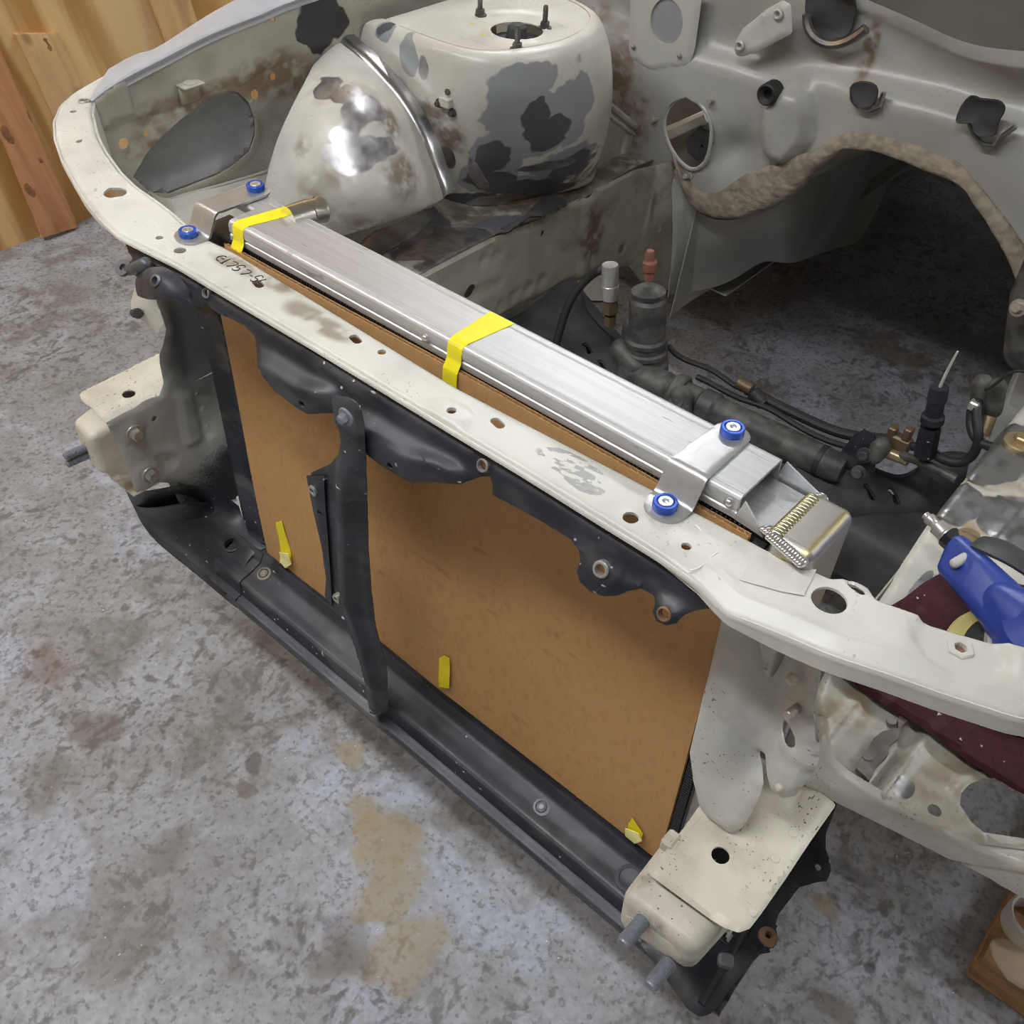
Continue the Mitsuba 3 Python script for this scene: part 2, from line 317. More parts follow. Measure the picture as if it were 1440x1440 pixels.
# boards leaning on the plywood wall
def board_mat(name, a, b, dark, seed):
    def f(p, n, uv):
        s = p.y + 0.2 * p.z
        g = fbm(s * 60 + seed, p.z * 3, p.x * 20, 4)
        c = mix(a, b, smoothstep(0.3, 0.7, g))
        c = mix(c, dark, 0.5 * smoothstep(0.62, 0.75, fbm(s * 25 + seed, p.z * 4, 7.0, 3)))
        k = fbm(s * 14 + seed, p.z * 6, 2.0, 2)
        return mix(c, tuple(.5 * q for q in dark), smoothstep(0.74, 0.80, k))
    mat(name, f, 0.55)
board_mat('m_red_board', (0.46, 0.20, 0.085), (0.56, 0.28, 0.13), (0.30, 0.11, 0.05), 0.0)
board_mat('m_pale_board', (0.56, 0.34, 0.15), (0.66, 0.43, 0.20), (0.42, 0.22, 0.09), 5.0)
mat('m_knot', lambda p, n, uv: mix((0.20, 0.085, 0.035), (0.34, 0.15, 0.07), noise(p.y * 120, p.z * 120, 0.0)), 0.6)
BX = XW + 0.045
def board(px, x, lab, m, knots=(), grp=None):
    k = thing('wooden_board', lab, 'board', grp)
    add(k + '__plank', sheet(soften(px, .002), FX(x), h=roll(.004), res=.03, t=.018), m)
    for (q, r) in knots: add(k + '__knot', sheet(circ(q[0], q[1], r, 16, r * 2.2, .35), FX(x + .0006), h=roll(.002), res=.008, t=.003), 'm_knot')
board([(0.4404,0.3086),(0.5107,0.3129),(0.5905,-0.3114),(0.4893,-0.3048)], BX, 'reddish brown board leaning on the plywood, standing on the floor in the far corner', 'm_red_board', [([(0.4828,-0.0235)][0], .012), ([(0.4935,-0.1718)][0], .010), ([(0.5425,-0.1113)][0], .006)])
board([(0.5864,0.1821),(0.691,0.1641),(0.8006,-0.3697),(0.6766,-0.355)], BX - .025, 'pale board behind the reddish one, its sawn top end showing', 'm_pale_board', [([(0.6572,0.1416)][0], .009)])
board([(0.9469,0.2583),(1.0645,0.2374),(1.1102,-0.0082),(1.0002,-0.0007)], BX - .02, 'yellowish stud on the plywood above the fender', 'm_pale_board')
board([(0.6347,-0.1654),(0.676,-0.1688),(0.7156,-0.3269),(0.6529,-0.3256)], BX - .005, 'short reddish board standing on the floor just behind the bent bar end', 'm_red_board')

# ---------------------------------------------------------------- car body, one thing with many parts
BODY = thing('car_body', 'stripped cream white car front with black front panel, bare engine bay and firewall', 'car body')
WHITE = (0.60, 0.592, 0.54)
XC = 0.306
def mir(p): return [(2 * XC - q[0],) + tuple(q[1:]) for q in p]
paint('m_bar', WHITE, soil=0.12, rough=0.30, specks=0.35, f=9.0, flakes=[((0.5275,-0.0355,0.501), (.034, .013, .02)), ((0.5509,-0.0446,0.501), (.020, .010, .02))], bare=[((0.5566,-0.0463,0.501), (.007, .004, .02))],
      rust=[((0.2002,-0.0347,0.5), (.030, .012, .02)), ((0.1385,-0.0211,0.5), (.02, .010, .02)), ((0.2423,-0.0372,0.5), (.025, .012, .02)), ((0.0767,-0.0266,0.5), (.03, .01, .02))], rustcol=(0.20, 0.165, 0.12), barecol=(0.33, 0.33, 0.32))
paint('m_white', WHITE, soil=0.3, rough=0.35, specks=0.6)
def black_col(p, n, uv):
    c = mix((0.012, 0.0145, 0.021), (0.026, 0.030, 0.040), smoothstep(0.4, 0.65, fbm(p.x * 14, p.y * 14, p.z * 14, 4)))
    c = mix(c, (0.10, 0.10, 0.105), 0.5 * smoothstep(0.56, 0.74, fbm(p.x * 9 + 4, p.y * 18, p.z * 18, 4)))
    return mix(c, (0.45, 0.45, 0.43), smoothstep(0.89, 0.93, noise(p.x * 150, p.y * 150, p.z * 150)) * smoothstep(0.5, 0.6, noise(p.x * 22, p.y * 22, p.z * 22)))
mat('m_black', black_col, lambda p, n, uv: 0.34 + 0.25 * fbm(p.x * 20, p.y * 20, p.z * 20, 3))
mat('m_rubber', (0.022, 0.022, 0.024), 0.55)
mat('m_steel', lambda p, n, uv: mix((0.50, 0.49, 0.46), (0.30, 0.28, 0.25), fbm(p.x * 90, p.y * 90, p.z * 90, 3)), 0.34, 0.6)
mat('m_zinc', lambda p, n, uv: mix((0.26, 0.28, 0.32), (0.19, 0.20, 0.23), fbm(p.x * 200, p.y * 200, p.z * 200, 2)), 0.45, 0.4)
mat('m_rusty', lambda p, n, uv: mix((0.30, 0.17, 0.10), (0.16, 0.10, 0.07), fbm(p.x * 120, p.y * 120, p.z * 120, 3)), 0.6, 0.3)
mat('m_ink', (0.05, 0.045, 0.04), 0.7)
plain('m_grime', (0.22, 0.20, 0.16), 0.6)

# upper crossbar: flat, its ends bent back to the fenders
left_out = [(-0.4735,0.1748),(-0.4457,0.1093),(-0.4186,0.0701),(-0.383,0.0398),(-0.3355,0.0128),(-0.2765,-0.0127),(-0.218,-0.033),(-0.1626,-0.0516),(-0.1126,-0.0641),(-0.0626,-0.0734)]
front = [(0.0332,-0.0661),(0.1409,-0.0661),(0.2542,-0.0656),(0.4285,-0.0666),(0.5073,-0.0665),(0.5824,-0.0681),(0.6391,-0.0688),(0.6804,-0.0717)]
right_out = [(0.7086,-0.0808),(0.7296,-0.0749),(0.7594,-0.0683),(0.7824,-0.0641),(0.8201,-0.0517),(0.8513,-0.043),(0.9016,-0.0262)]
right_in = [(0.879,0.0351),(0.8567,0.0267),(0.8221,0.0143),(0.8115,0.0126),(0.7832,0.0049),(0.7736,0.012),(0.7647,0.0115),(0.7533,0.0067),(0.7477,0.0006)]
rear = [(0.6978,-0.0058),(0.6017,-0.0093),(0.3839,-0.0195),(0.1824,-0.0122),(0.0531,-0.0085),(0.0252,-0.0104)]
left_in = [(-0.0213,-0.0122),(-0.0637,-0.0034),(-0.1027,0.0012),(-0.1491,0.0051),(-0.1929,0.014),(-0.2543,0.0331),(-0.2989,0.0504),(-0.3658,0.0842),(-0.4017,0.1087)]
ro2 = [q for q in mir(left_out[::-1])]; ri2 = [q for q in mir(left_in)]
bar = left_out + front + right_out + [q for q in ro2 if q[0] > 0.93 and q[1] > .0] + [q for q in ri2[::-1] if q[0] > 0.93] + right_in + rear + left_in
bar = soften(bar, .004)
bh = []
for u in [(-0.0253,-0.0474),(-0.2972,0.0247),(-0.384,0.0687),(0.6519,-0.0486),(0.3005,-0.0303)]: bh.append(circ(u[0], u[1], .0042, 14))
for u in [(0.0128,-0.0483),(0.6022,-0.0516)]: bh.append(circ(u[0], u[1], .0065, 16))
for u in [(0.1238,-0.0336),(0.2674,-0.0329),(0.4489,-0.035)]: bh.append(slot(u[0], u[1], .0045, .0035, -.25))
for u in [(-0.1479,-0.0218),(0.7584,-0.0228)]: bh.append(circ(u[0], u[1], .0130, 24))
for u in [(0.4101,-0.0516),(0.8474,0.0042),(-0.4057,0.0975)]: bh.append(circ(u[0], u[1], .0045, 16))
tabh = [(0.7675,0.0026)][0]; bh.append(slot(tabh[0], tabh[1], .004, .004, -.2))
nutR, nutM, bigL, bigR, nutL = [(0.8474,0.0042),(0.4101,-0.0516),(-0.1479,-0.0218),(0.7584,-0.0228),(-0.4057,0.0975)]
FRONT_LINE = LineString(left_out + front + right_out + [q for q in ro2 if q[0] > 0.93])
def bar_h(a, b, d):
    h = roll(.007)(a, b, d)
    h = h - .0055 * flat(a, b, nutR[0], nutR[1], .030, .026, .22)                          # round dished seat
    h = h + .0022 * flat(a, b, nutM[0], nutM[1], .020, .012, .3) - .0012 * flat(a, b, nutL[0], nutL[1], .014, .014, .3)
    df = shapely.distance(FRONT_LINE, shapely.points(np.c_[a, b]))
    ridge = np.exp(-((df - .019) / .0055) ** 2) * sst(.62, .70, a)
    h = h - .45 * np.maximum(0, .017 - df) * sst(.62, .70, a)
    return h + .0022 * ridge + .0012 * np.exp(-((df - .03) / .004) ** 2) * sst(-.05, -.12, a) - .0006 * bump(a, b, .05, -.04, .1, .012)
add(BODY + '__upper_crossbar', sheet(bar, FZ(.5), bh, bar_h, res=.006, t=.0025, rings=(.001, .0025, .0045, .007, .011, .015, .019, .023, .028)), 'm_bar', 'cream painted bar across the front with peeled and rubbed spots')
# its front lip, rolled down
lip = np.array(left_out + front + right_out + [q for q in ro2 if q[0] > 0.93]); 
def resamp(p, n):
    p = np.array(p, float); d = np.r_[0, np.cumsum(np.linalg.norm(np.diff(p, axis=0), axis=1))]; s = np.linspace(0, d[-1], n)
    return np.stack([np.interp(s, d, p[:, k]) for k in range(p.shape[1])], 1)
lp = resamp(lip, 160); tg = np.gradient(lp, axis=0); tg /= np.linalg.norm(tg, axis=1, keepdims=True); out = np.c_[tg[:, 1], -tg[:, 0]]
wgt = np.zeros((160, 1)); kz = .10 + .55 * sst(.66, .76, lp[:, 0]) + .22 * sst(-.06, -.14, lp[:, 0])
rows = []
for inn, z, oo in ((.0008, .4955, 0), (-.0002, .491, .0006), (0.0, .487, .0015), (.0, .480, .004), (.0, .470, .005)):
    zz = .4965 + (z - .4965) * kz
    rows.append(np.c_[lp - out * inn + out * oo * wgt, zz])
add(BODY + '__crossbar_lip', loft(rows, 8, 260, .002, flip=True, kv=1), 'm_bar')
inn = resamp(left_in, 60); ti_ = np.gradient(inn, axis=0); ti_ /= np.linalg.norm(ti_, axis=1, keepdims=True); ni = np.c_[ti_[:, 1], -ti_[:, 0]]
add(BODY + '__crossbar_inner_flange', loft([np.c_[inn, np.full(60, .496)], np.c_[inn + ni * .002, np.full(60, .488)], np.c_[inn + ni * .004, np.full(60, .45)], np.c_[inn + ni * .006, np.full(60, .41)]], 12, 80, .002, kv=1), 'm_bar')
for u, r in ((nutR, .0098), (nutM, .0080), (nutL, .0075)):
    add(BODY + '__weld_nut', cat(ringlathe((u[0], u[1], .494 if u is nutR else .4985), (0, 0, 1), [(.0046, 0), (r, 0), (r, .0022), (r * .9, .003), (.0052, .003), (.0046, .0022)], 6 if u is nutR else 20),
        cyl((u[0], u[1], .482), (u[0], u[1], .492), .006)), 'm_steel' if u is nutL else 'm_bar')
add(BODY + '__weld_nut', cyl((nutR[0], nutR[1], .470), (nutR[0], nutR[1], .4925), .0052), 'm_rusty')
# handwriting on the bar
w0, w1 = [(0.0588,-0.0238),(0.1218,-0.024)]
tm = meshkit.text_mesh('-1757-5L', .017, .0004); ang = math.atan2(w1[1] - w0[1], w1[0] - w0[0])
tm.apply_transform(trimesh.transformations.rotation_matrix(ang, (0, 0, 1))); tm.apply_scale([1, 1, 1]); tm.apply_translation((w0[0] - .012, w0[1] - .010, .5001))
def handwrite(strokes, o, ang, s, r=.0006):
    ms = []
    for st in strokes:
        p = arr(st) * s; p = np.c_[p[:, 0] * math.cos(ang) - p[:, 1] * math.sin(ang) + o[0], p[:, 0] * math.sin(ang) + p[:, 1] * math.cos(ang) + o[1], np.full(len(p), .5001)]
        ms.append(tube(p, r, 5))
    return cat(*ms)
GL = [[(.55, .9), (.1, .75), (0, .4), (.2, .1), (.6, .1)], [(.25, .5), (.65, .55)], [(1.0, .95), (1.0, .0)], [(.85, .0), (1.15, .0)], [(1.5, .9), (2.1, .92), (1.75, .0)], [(3.0, .9), (2.5, .88), (2.45, .5), (2.8, .55), (2.95, .25), (2.7, .0), (2.4, .08)],
      [(3.4, .85), (3.95, .88), (3.6, .0)], [(4.3, .45), (4.6, .47)], [(5.4, .92), (4.95, .9), (4.9, .5), (5.25, .5), (5.35, .2), (4.9, .03)], [(5.8, .95), (5.72, .05), (6.2, .03)]]
add(BODY + '__handwriting', handwrite(GL, [(0.0523,-0.0343)][0], ang, .0122), 'm_ink', 'faint handwritten figures in pencil')

plain('m_clear_tape', (0.585, 0.575, 0.525), 0.14)
add(BODY + '__clear_tape', sheet([(0.6952,-0.0195),(0.7372,-0.0033),(0.7428,-0.0326),(0.7284,-0.0403),(0.7003,-0.0512)], FZ(.5012), h=lambda a, b, d: .0002 * np.sin(a * 300), res=.006, t=.0006), 'm_clear_tape', 'patch of clear glossy tape on the bar')
plain('m_scratch', (0.75, 0.75, 0.72), .4)
for p in ([(0.6668,-0.0682),(0.6714,-0.059),(0.6721,-0.0434),(0.6728,-0.0367)], [(0.7116,-0.0458),(0.7164,-0.0376),(0.7212,-0.0254),(0.7221,-0.0207)], [(0.6439,-0.0239),(0.6489,-0.0256),(0.6515,-0.0275)]): add(BODY + '__paint_scratch', tube([(x, y, .5003) for x, y in p], .0006, 6), 'm_scratch')
# black front panel under the bar
FR_PANEL = frame((0, -0.0655, 0.490), (1, 0, 0), (0, 0.45, 1))
pan = [(-0.075,-0.0049),(-0.058,-0.0187),(-0.0654,-0.0271),(-0.0704,-0.0346),(-0.0628,-0.0374),(-0.0476,-0.0333),(-0.0302,-0.0332),(-0.032,-0.0419),(-0.0264,-0.0479),(-0.0122,-0.0464),(0.0056,-0.0402),(0.0237,-0.0315),(0.0373,-0.0262),(0.0521,-0.0259),(0.0645,-0.0264),(0.0717,-0.022),(0.0741,-0.018),(0.0854,-0.0197),(0.0963,-0.0206),(0.1167,-0.0185),(0.1379,-0.0167),(0.1539,-0.0214),(0.1658,-0.0307),(0.1825,-0.0417),(0.1921,-0.0512),(0.2017,-0.0575),(0.2253,-0.0605),(0.2501,-0.0618),(0.2858,-0.0435),(0.3148,-0.0364),(0.3373,-0.0621),(0.3512,-0.0639),(0.37,-0.0639),(0.3957,-0.0615),(0.4222,-0.047),(0.4469,-0.0355),(0.4594,-0.0227),(0.4703,-0.0171),(0.4786,-0.0299),(0.5034,-0.0282),(0.5339,-0.0271),(0.5616,-0.0271),(0.5735,-0.031),(0.5778,-0.0379),(0.5783,-0.0478),(0.5847,-0.0542),(0.5966,-0.0566),(0.6082,-0.0535),(0.6192,-0.0461),(0.6264,-0.0371),(0.6345,-0.0307),(0.6449,-0.0297),(0.6513,-0.0336),(0.6524,-0.0409),(0.6581,-0.0446),(0.6667,-0.0431),(0.6731,-0.037),(0.6749,-0.0293),(0.6813,-0.0221),(0.7007,-0.0055)]
pan = pan + [(0.6795,-0.004),(0.6384,-0.0012),(0.5818,-0.0012),(0.5067,0.0005),(0.4276,-0.0004),(0.2528,0.0006),(0.1384,0),(0.0301,-0.0003),(-0.0013,-0.0003)]
bz = [(0.6006,-0.0306),(0.6623,-0.0346),(0.0083,-0.0217),(-0.0581,-0.0292),(0.0778,-0.0058),(0.4618,-0.0098)]
C1, C2 = arr([(0.1826,-0.0386),(0.2387,-0.04),(0.2812,-0.0244)]), arr([(0.3286,-0.0429),(0.3879,-0.0403),(0.415,-0.028),(0.4452,-0.0245)])
def pan_h(a, b, d):
    h = roll(.003)(a, b, d)
    for c in (C1, C2):                                                                      # the two ledges turn down below a crease
        cb = np.interp(a, c[:, 0], c[:, 1]); w = sst(c[0, 0] - .030, c[0, 0] + .012, a) * sst(c[-1, 0] + .012, c[-1, 0] - .012, a)
        h = h + w * np.where(b > cb, .012 * np.clip((-.016 - b) / np.maximum(-.016 - cb, .004), 0, 1), .012 - .55 * (cb - b))
    h = h - .004 * sst(-.03, -.10, a) - .004 * np.exp(-((b + .022) / .008) ** 2)
    for k, r in ((0, .014), (1, .010), (2, .012)): h = h + .004 * flat(a, b, bz[k][0], bz[k][1], r, r, .5)
    for k in (4, 5): h = h - .003 * flat(a, b, bz[k][0], bz[k][1], .010, .010, .4)
    return h + .0012 * (meshkit.fbm(np.c_[a * 25, b * 25, 0 * a], 3) - .5)
ph = [circ(bz[k][0], bz[k][1], r, 14) for k, r in ((0, .0045), (1, .0055), (3, .0035), (4, .004), (5, .0045))]
ph += [circ(q[0], q[1], .0035, 10) for q in [(0.2477,-0.0516),(0.3709,-0.0561)]]
add(BODY + '__front_panel', sheet(soften(pan, .002), FR_PANEL, ph, pan_h, res=.0045, t=.002), 'm_black', 'black sheet panel with lobes and ledges under the cream bar')
def on(F, a, b, h=0.0): return F[0] + a * F[1] + b * F[2] + h * F[3]
for k, r, m in ((0, .0075, 'm_steel'), (1, .0062, 'm_rusty'), (4, .0055, 'm_steel'), (5, .0062, 'm_steel'), (3, .006, 'm_zinc'), (2, .007, 'm_zinc')):
    hh = .0050 if k == 0 else (.0045 if k == 1 else (.003 if k == 2 else -.001))
    add(BODY + '__front_panel__weld_nut', ringlathe(on(FR_PANEL, bz[k][0], bz[k][1], hh - .006), FR_PANEL[3], [(.0042, 0), (r, 0), (r, .006), (r * .85, .0072), (.0048, .0072), (.0042, .006)], 20), m)
for q in [(0.2477,-0.0516),(0.3709,-0.0561)]:
    add(BODY + '__front_panel__weld_nut', ringlathe(on(FR_PANEL, q[0], q[1], -.004), FR_PANEL[3], [(.003, 0), (.006, 0), (.006, .004), (.003, .004)], 6), 'm_black')
# centre brace: black channel from the panel to the lower support
FR_BRACE = frame((0.25, -0.096, 0.42), (1, 0, 0), (0, -0.064, 1))
br = [(0.0592,0.0728),(0.0568,0.043),(0.0619,0.0347),(0.0604,0.0171),(0.0549,-0.0007),(0.0379,-0.0242),(0.0001,-0.0606),(-0.0043,-0.0891),(-0.0037,-0.1207),(-0.0019,-0.1645),(-0.0012,-0.1996),(-0.0066,-0.2311),(-0.0164,-0.2661),(-0.0158,-0.287),(0.0063,-0.2958),(0.0125,-0.3226),(0.0159,-0.3604),(0.0224,-0.4206),(0.0217,-0.4656),(0.0354,-0.4633),(0.0596,-0.4417),(0.0671,-0.3799),(0.0716,-0.3307),(0.0664,-0.293),(0.0638,-0.2561),(0.0678,-0.1945),(0.0738,-0.1305),(0.0868,-0.039),(0.095,0.0219),(0.0993,0.0588),(0.0979,0.0769),(0.0926,0.0828),(0.0817,0.0833)]
brl = [(0.0001,-0.0606),(-0.0014,-0.1105),(-0.0006,-0.1694),(-0.0059,-0.2281),(-0.0164,-0.2661),(-0.0071,-0.2811),(0.0057,-0.2066),(0.0173,-0.1282),(0.0239,-0.0808),(0.0313,-0.0409)]
cxs = np.array([(0.0814,0.0815),(0.075,0.0275),(0.0634,-0.0349),(0.0458,-0.13),(0.0292,-0.2382),(0.041,-0.3087),(0.0463,-0.3925),(0.043,-0.4572)])
def br_h(a, b, d):
    c = np.interp(-b, -cxs[:, 1], cxs[:, 0])
    return roll(.003)(a, b, d) + .010 * np.exp(-(np.maximum(np.abs(a - c) - .006, 0) / .006) ** 2) * sst(.02, -.02, b) + .003
bb = [(0.093,0.075),(0.0119,-0.0713),(0.0123,-0.2455),(0.0123,-0.1044)]
add(BODY + '__centre_brace', sheet(soften(br, .002), FR_BRACE, [circ(q[0], q[1], .0035, 10) for q in bb[1:]], br_h, res=.006, t=.002), 'm_black', 'black upright brace in front of the cardboard')
add(BODY + '__centre_brace__side_flange', sheet(soften(brl, .001), (FR_BRACE[0] + FR_BRACE[3] * .006, *FR_BRACE[1:]), [circ(bb[3][0], bb[3][1], .003, 10)], lambda a, b, d: .25 * np.maximum(0, d), res=.006, t=.002), 'm_black')
add(BODY + '__centre_brace__bolt', hexbolt(on(FR_BRACE, bb[0][0], bb[0][1], .012), FR_BRACE[3], .0052, .006, 1.75), 'm_zinc')
for q in bb[1:3]: add(BODY + '__centre_brace__weld_nut', ringlathe(on(FR_BRACE, q[0], q[1], .004), FR_BRACE[3], [(.0032, 0), (.006, 0), (.006, .007), (.0036, .007)], 16), 'm_steel')

# lower support: long black profile, the left end sweeping up
def lrow(x, dz=0., dy=0., k=1.):
    return [(x, .030 + dy, -.012 + dz), (x, .006 + dy, -.002 + dz), (x, -.007 + dy, .0 + dz), (x, -.014 + dy, .003 + dz), (x, -.022 + dy, -.010 + dz), (x, -.040 + dy, -.016 + dz), (x, -.055 + dy, -.018 + dz), (x, -.0595 + dy, -.021 + dz), (x, -.060 + dy, -.034 + dz), (x, -.0615 + dy, -.044 + dz), (x, -.072 + dy, -.047 + dz), (x, -.076 + dy, -.050 + dz), (x, -.075 + dy, -.057 + dz)]
rows = [lrow(x, -.02 * (x / .68) + .010 * max(0, 1 - abs(x - .0) / .2) * 0) for x in np.linspace(-.02, .82, 30)]
add(BODY + '__lower_support', loft(rows, 180, 48, .002, flip=True, ku=1, kv=1, disp=lambda V: np.c_[0 * V[:, 0], 0 * V[:, 0], .004 * sst(.0, .05, V[:, 1] + .055) * (bump(V[:, 0], 0 * V[:, 0], .17, 0, .12, 1) - bump(V[:, 0], 0 * V[:, 0], .38, 0, .1, 1))]), 'm_black', 'black lower crossmember with worn dusty top')

# ---------------------------------------------------------------- radiator
def alu_col(p, n, uv):
    g = fbm(p.x * 6, p.y * 260, p.z * 260, 3)
    c = mix((0.60, 0.61, 0.62), (0.55, 0.56, 0.57), smoothstep(0.3, 0.7, g))
    s = smoothstep(0.80, 0.86, noise(p.x * 60, p.y * 500, p.z * 300)) * smoothstep(0.5, 0.6, noise(p.x * 12, p.y * 20, 1.0))
    return mix(c, (0.30, 0.30, 0.30), 0.6 * s)
mat('m_aluminium', alu_col, lambda p, n, uv: 0.44 + 0.06 * fbm(p.x * 8, p.y * 300, p.z * 300, 2), 0.8)
def tank_end_col(p, n, uv):
    c = mix((0.52, 0.50, 0.45), (0.42, 0.40, 0.36), fbm(p.x * 60, p.y * 14, p.z * 60, 3))
    w = p.x - p.z + 0.004 * (noise(p.y * 60, p.x * 200, 1.0) - 0.5)                        # straw and blue temper colours beside the weld
    c = mix(c, (0.55, 0.46, 0.18), 0.8 * dr.exp(-dr.square((w - 0.2125) / 0.0035)))
    return mix(c, (0.22, 0.22, 0.36), 0.75 * dr.exp(-dr.square((w - 0.2215) / 0.0035)))
mat('m_tank_end', tank_end_col, lambda p, n, uv: 0.40 + 0.15 * fbm(p.x * 150, p.y * 20, p.z * 150, 2), 0.9)
mat('m_weld_gold', lambda p, n, uv: mix((0.62, 0.60, 0.32), (0.50, 0.50, 0.36), noise(p.x * 200, p.y * 200, p.z * 200)), 0.25, 0.95)
mat('m_weld_silver', (0.72, 0.72, 0.74), 0.22, 0.95)
plain('m_fin', (0.03, 0.03, 0.035), 0.45, 0.3)
plain('m_core_black', (0.022, 0.023, 0.027), 0.4)
RAD = thing('radiator', 'aluminium topped radiator behind the cardboard, clamped to the front bar', 'radiator')
ZT = .525
add(RAD + '__core', box((-.022, .004, -.02), (.70, .042, .497), .002), 'm_core_black')
fins = []
for i in range(150): x = .036 + i * (.640 / 150); fins.append(box((x, .0012, .488), (x + .0022, .0045, .4995), .0003))
for i in range(118): z = .0 + i * .0042; fins.append(box((.6835, -.004, z), (.694, .006, z + .0022), .0003))
add(RAD + '__fins', cat(*fins), 'm_fin', None, None, None, 'stuff', smooth=False)
add(RAD + '__side_frame', box((.6955, -.006, -.03), (.7015, .044, .495), .001), 'm_core_black')
add(RAD + '__side_frame', box((-.030, .002, -.02), (-.022, .044, .49), .001), 'm_core_black')
# top tank: an extruded channel with a grooved front and round shoulders, open at its right end
sec = [(0.0015, .5015), (0.0, .503), (0.0, .5085), (.0015, .5095), (.0015, .5112), (0.0, .5122), (0, .518), (.0008, .5213), (.0028, .5238), (.006, ZT), (.0075, ZT - .0006), (.009, ZT), (.053, ZT), (.0545, ZT - .0006), (.056, ZT), (.0615, ZT), (.0645, .5235), (.0655, .521), (.0655, .5015)]
def extr(sec, xs, th, cap=False):
    rows = [[(x, y, z) for y, z in sec] for x in xs]
    return loft(rows, len(xs), (len(sec) - 1) * 3 + 1, th, flip=False, ku=1, kv=1)
add(RAD + '__top_tank', cat(extr(sec, np.linspace(.036, .664, 30), .003), box((.038, .001, .5), (.630, .064, .503), .001), box((.036, .0015, .5015), (.0385, .064, .5235), .0008)), 'm_aluminium')
FR_TF = frame((0, 0, 0), (1, 0, 0), (0, 0, 1))
for u in [(0.3285,0.5141),(0.6565,0.5162)]: add(RAD + '__rivet', hull([(u[0], -.0005, u[1])], .0042), 'm_weld_silver')
add(RAD + '__mount_ear', box((-.022, .036, .512), (.037, .068, .5235), .002), 'm_aluminium')
# header plate between the tank and the end tank, seen in the open end
add(RAD + '__header_plate', cat(sheet([(.655, .003), (.699, .003), (.701, .060), (.655, .062)], FZ(.5045), res=.01, t=.003),
    sheet([(.663, .502), (.690, .4995), (.684, .507), (.668, .5235)], (np.array((0, .0005, 0)), *FY(0)[1:]), res=.006, t=.002),
    sheet([(.663, .502), (.706, .502), (.700, .510), (.668, .5235)], (np.array((0, .0635, 0)), *FY(0)[1:]), res=.006, t=.002)), 'm_aluminium')
# end tank, a welded box hanging at the right of the core
et = [(0.721,-0.0346),(0.7049,-0.0222),(0.7,0.0606),(0.734,0.0636),(0.7373,0.043),(0.7328,-0.0236)]
etop = [(.704, -.022), (.708, .057), (.738, .058), (.743, .050), (.741, -.026), (.735, -.034), (.706, -.033)]
def pan_box(p, z0, z1, r):
    c = arr(p).mean(0); pts, rr = [], []
    for q in p: pts += [(q[0] + np.sign(c[0] - q[0]) * r, q[1] + np.sign(c[1] - q[1]) * r, z1 - r), (q[0] + np.sign(c[0] - q[0]) * r, q[1] + np.sign(c[1] - q[1]) * r, z0 + r)]
    return hull(pts, r)
add(RAD + '__end_tank', pan_box([(.698, -.011), (.698, .060), (.735, .060), (.735, -.011)], .0, .5165, .009), 'm_tank_end', 'bare welded end tank with a straw and blue heat tint')
mat('m_heat_blue', lambda p, n, uv: mix((0.22, 0.23, 0.38), (0.50, 0.45, 0.30), noise(p.x * 80, p.y * 10, p.z * 80)), 0.3, 0.9)
# weld beads of overlapping dimes
def beads(p0, p1, r, n, m, key):
    p0, p1 = arr(p0), arr(p1); ms = []; d = (p1 - p0) / np.linalg.norm(p1 - p0)
    for i in range(n):
        c = p0 + (p1 - p0) * i / (n - 1); s = trimesh.creation.icosphere(2, 1.0); v = s.vertices * np.array([.52, 1, .55]) * r
        a = np.cross([0, 0, 1.0], d); a /= np.linalg.norm(a); s.vertices = c + v[:, :1] * d + v[:, 1:2] * a + v[:, 2:] * np.cross(d, a); ms.append(s)
    return add(RAD + '__' + key, cat(*ms), m, smooth=60)
beads((.7010, -.004, .5150), (.7020, .050, .5150), .0064, 15, 'm_weld_gold', 'weld_bead')
beads((.690, .002, .508), (.700, -.006, .5145), .0060, 4, 'm_weld_silver', 'weld_bead')
beads((.698, -.008, .514), (.729, -.014, .511), .0058, 14, 'm_weld_silver', 'weld_bead')
beads((.7020, .050, .514), (.7060, .060, .512), .0055, 5, 'm_weld_silver', 'weld_bead')
# hose neck at the far end
hn0, hn1 = (0.0552,0.072,0.5222), (0.0586,0.1,0.5051)
hp = arr(hn0); hd = np.array([.12, 1, .0]); hd /= np.linalg.norm(hd)
mat('m_chrome', (0.75, 0.74, 0.68), 0.12, 1.0)
hp = arr((0.0787,0.068,0.5221))
add(RAD + '__hose_neck', lathe(hp, hd, [(.0150, -.02), (.0150, .006), (.0135, .008), (.0135, .017), (.0146, .019), (.0146, .023), (.0135, .024), (.0120, .024), (.0115, .01)], 28), 'm_chrome')
add(RAD + '__hose_neck__bracket', box(hp + np.array([-.03, -.012, -.022]), hp + np.array([.01, .004, .002]), .002), 'm_aluminium')

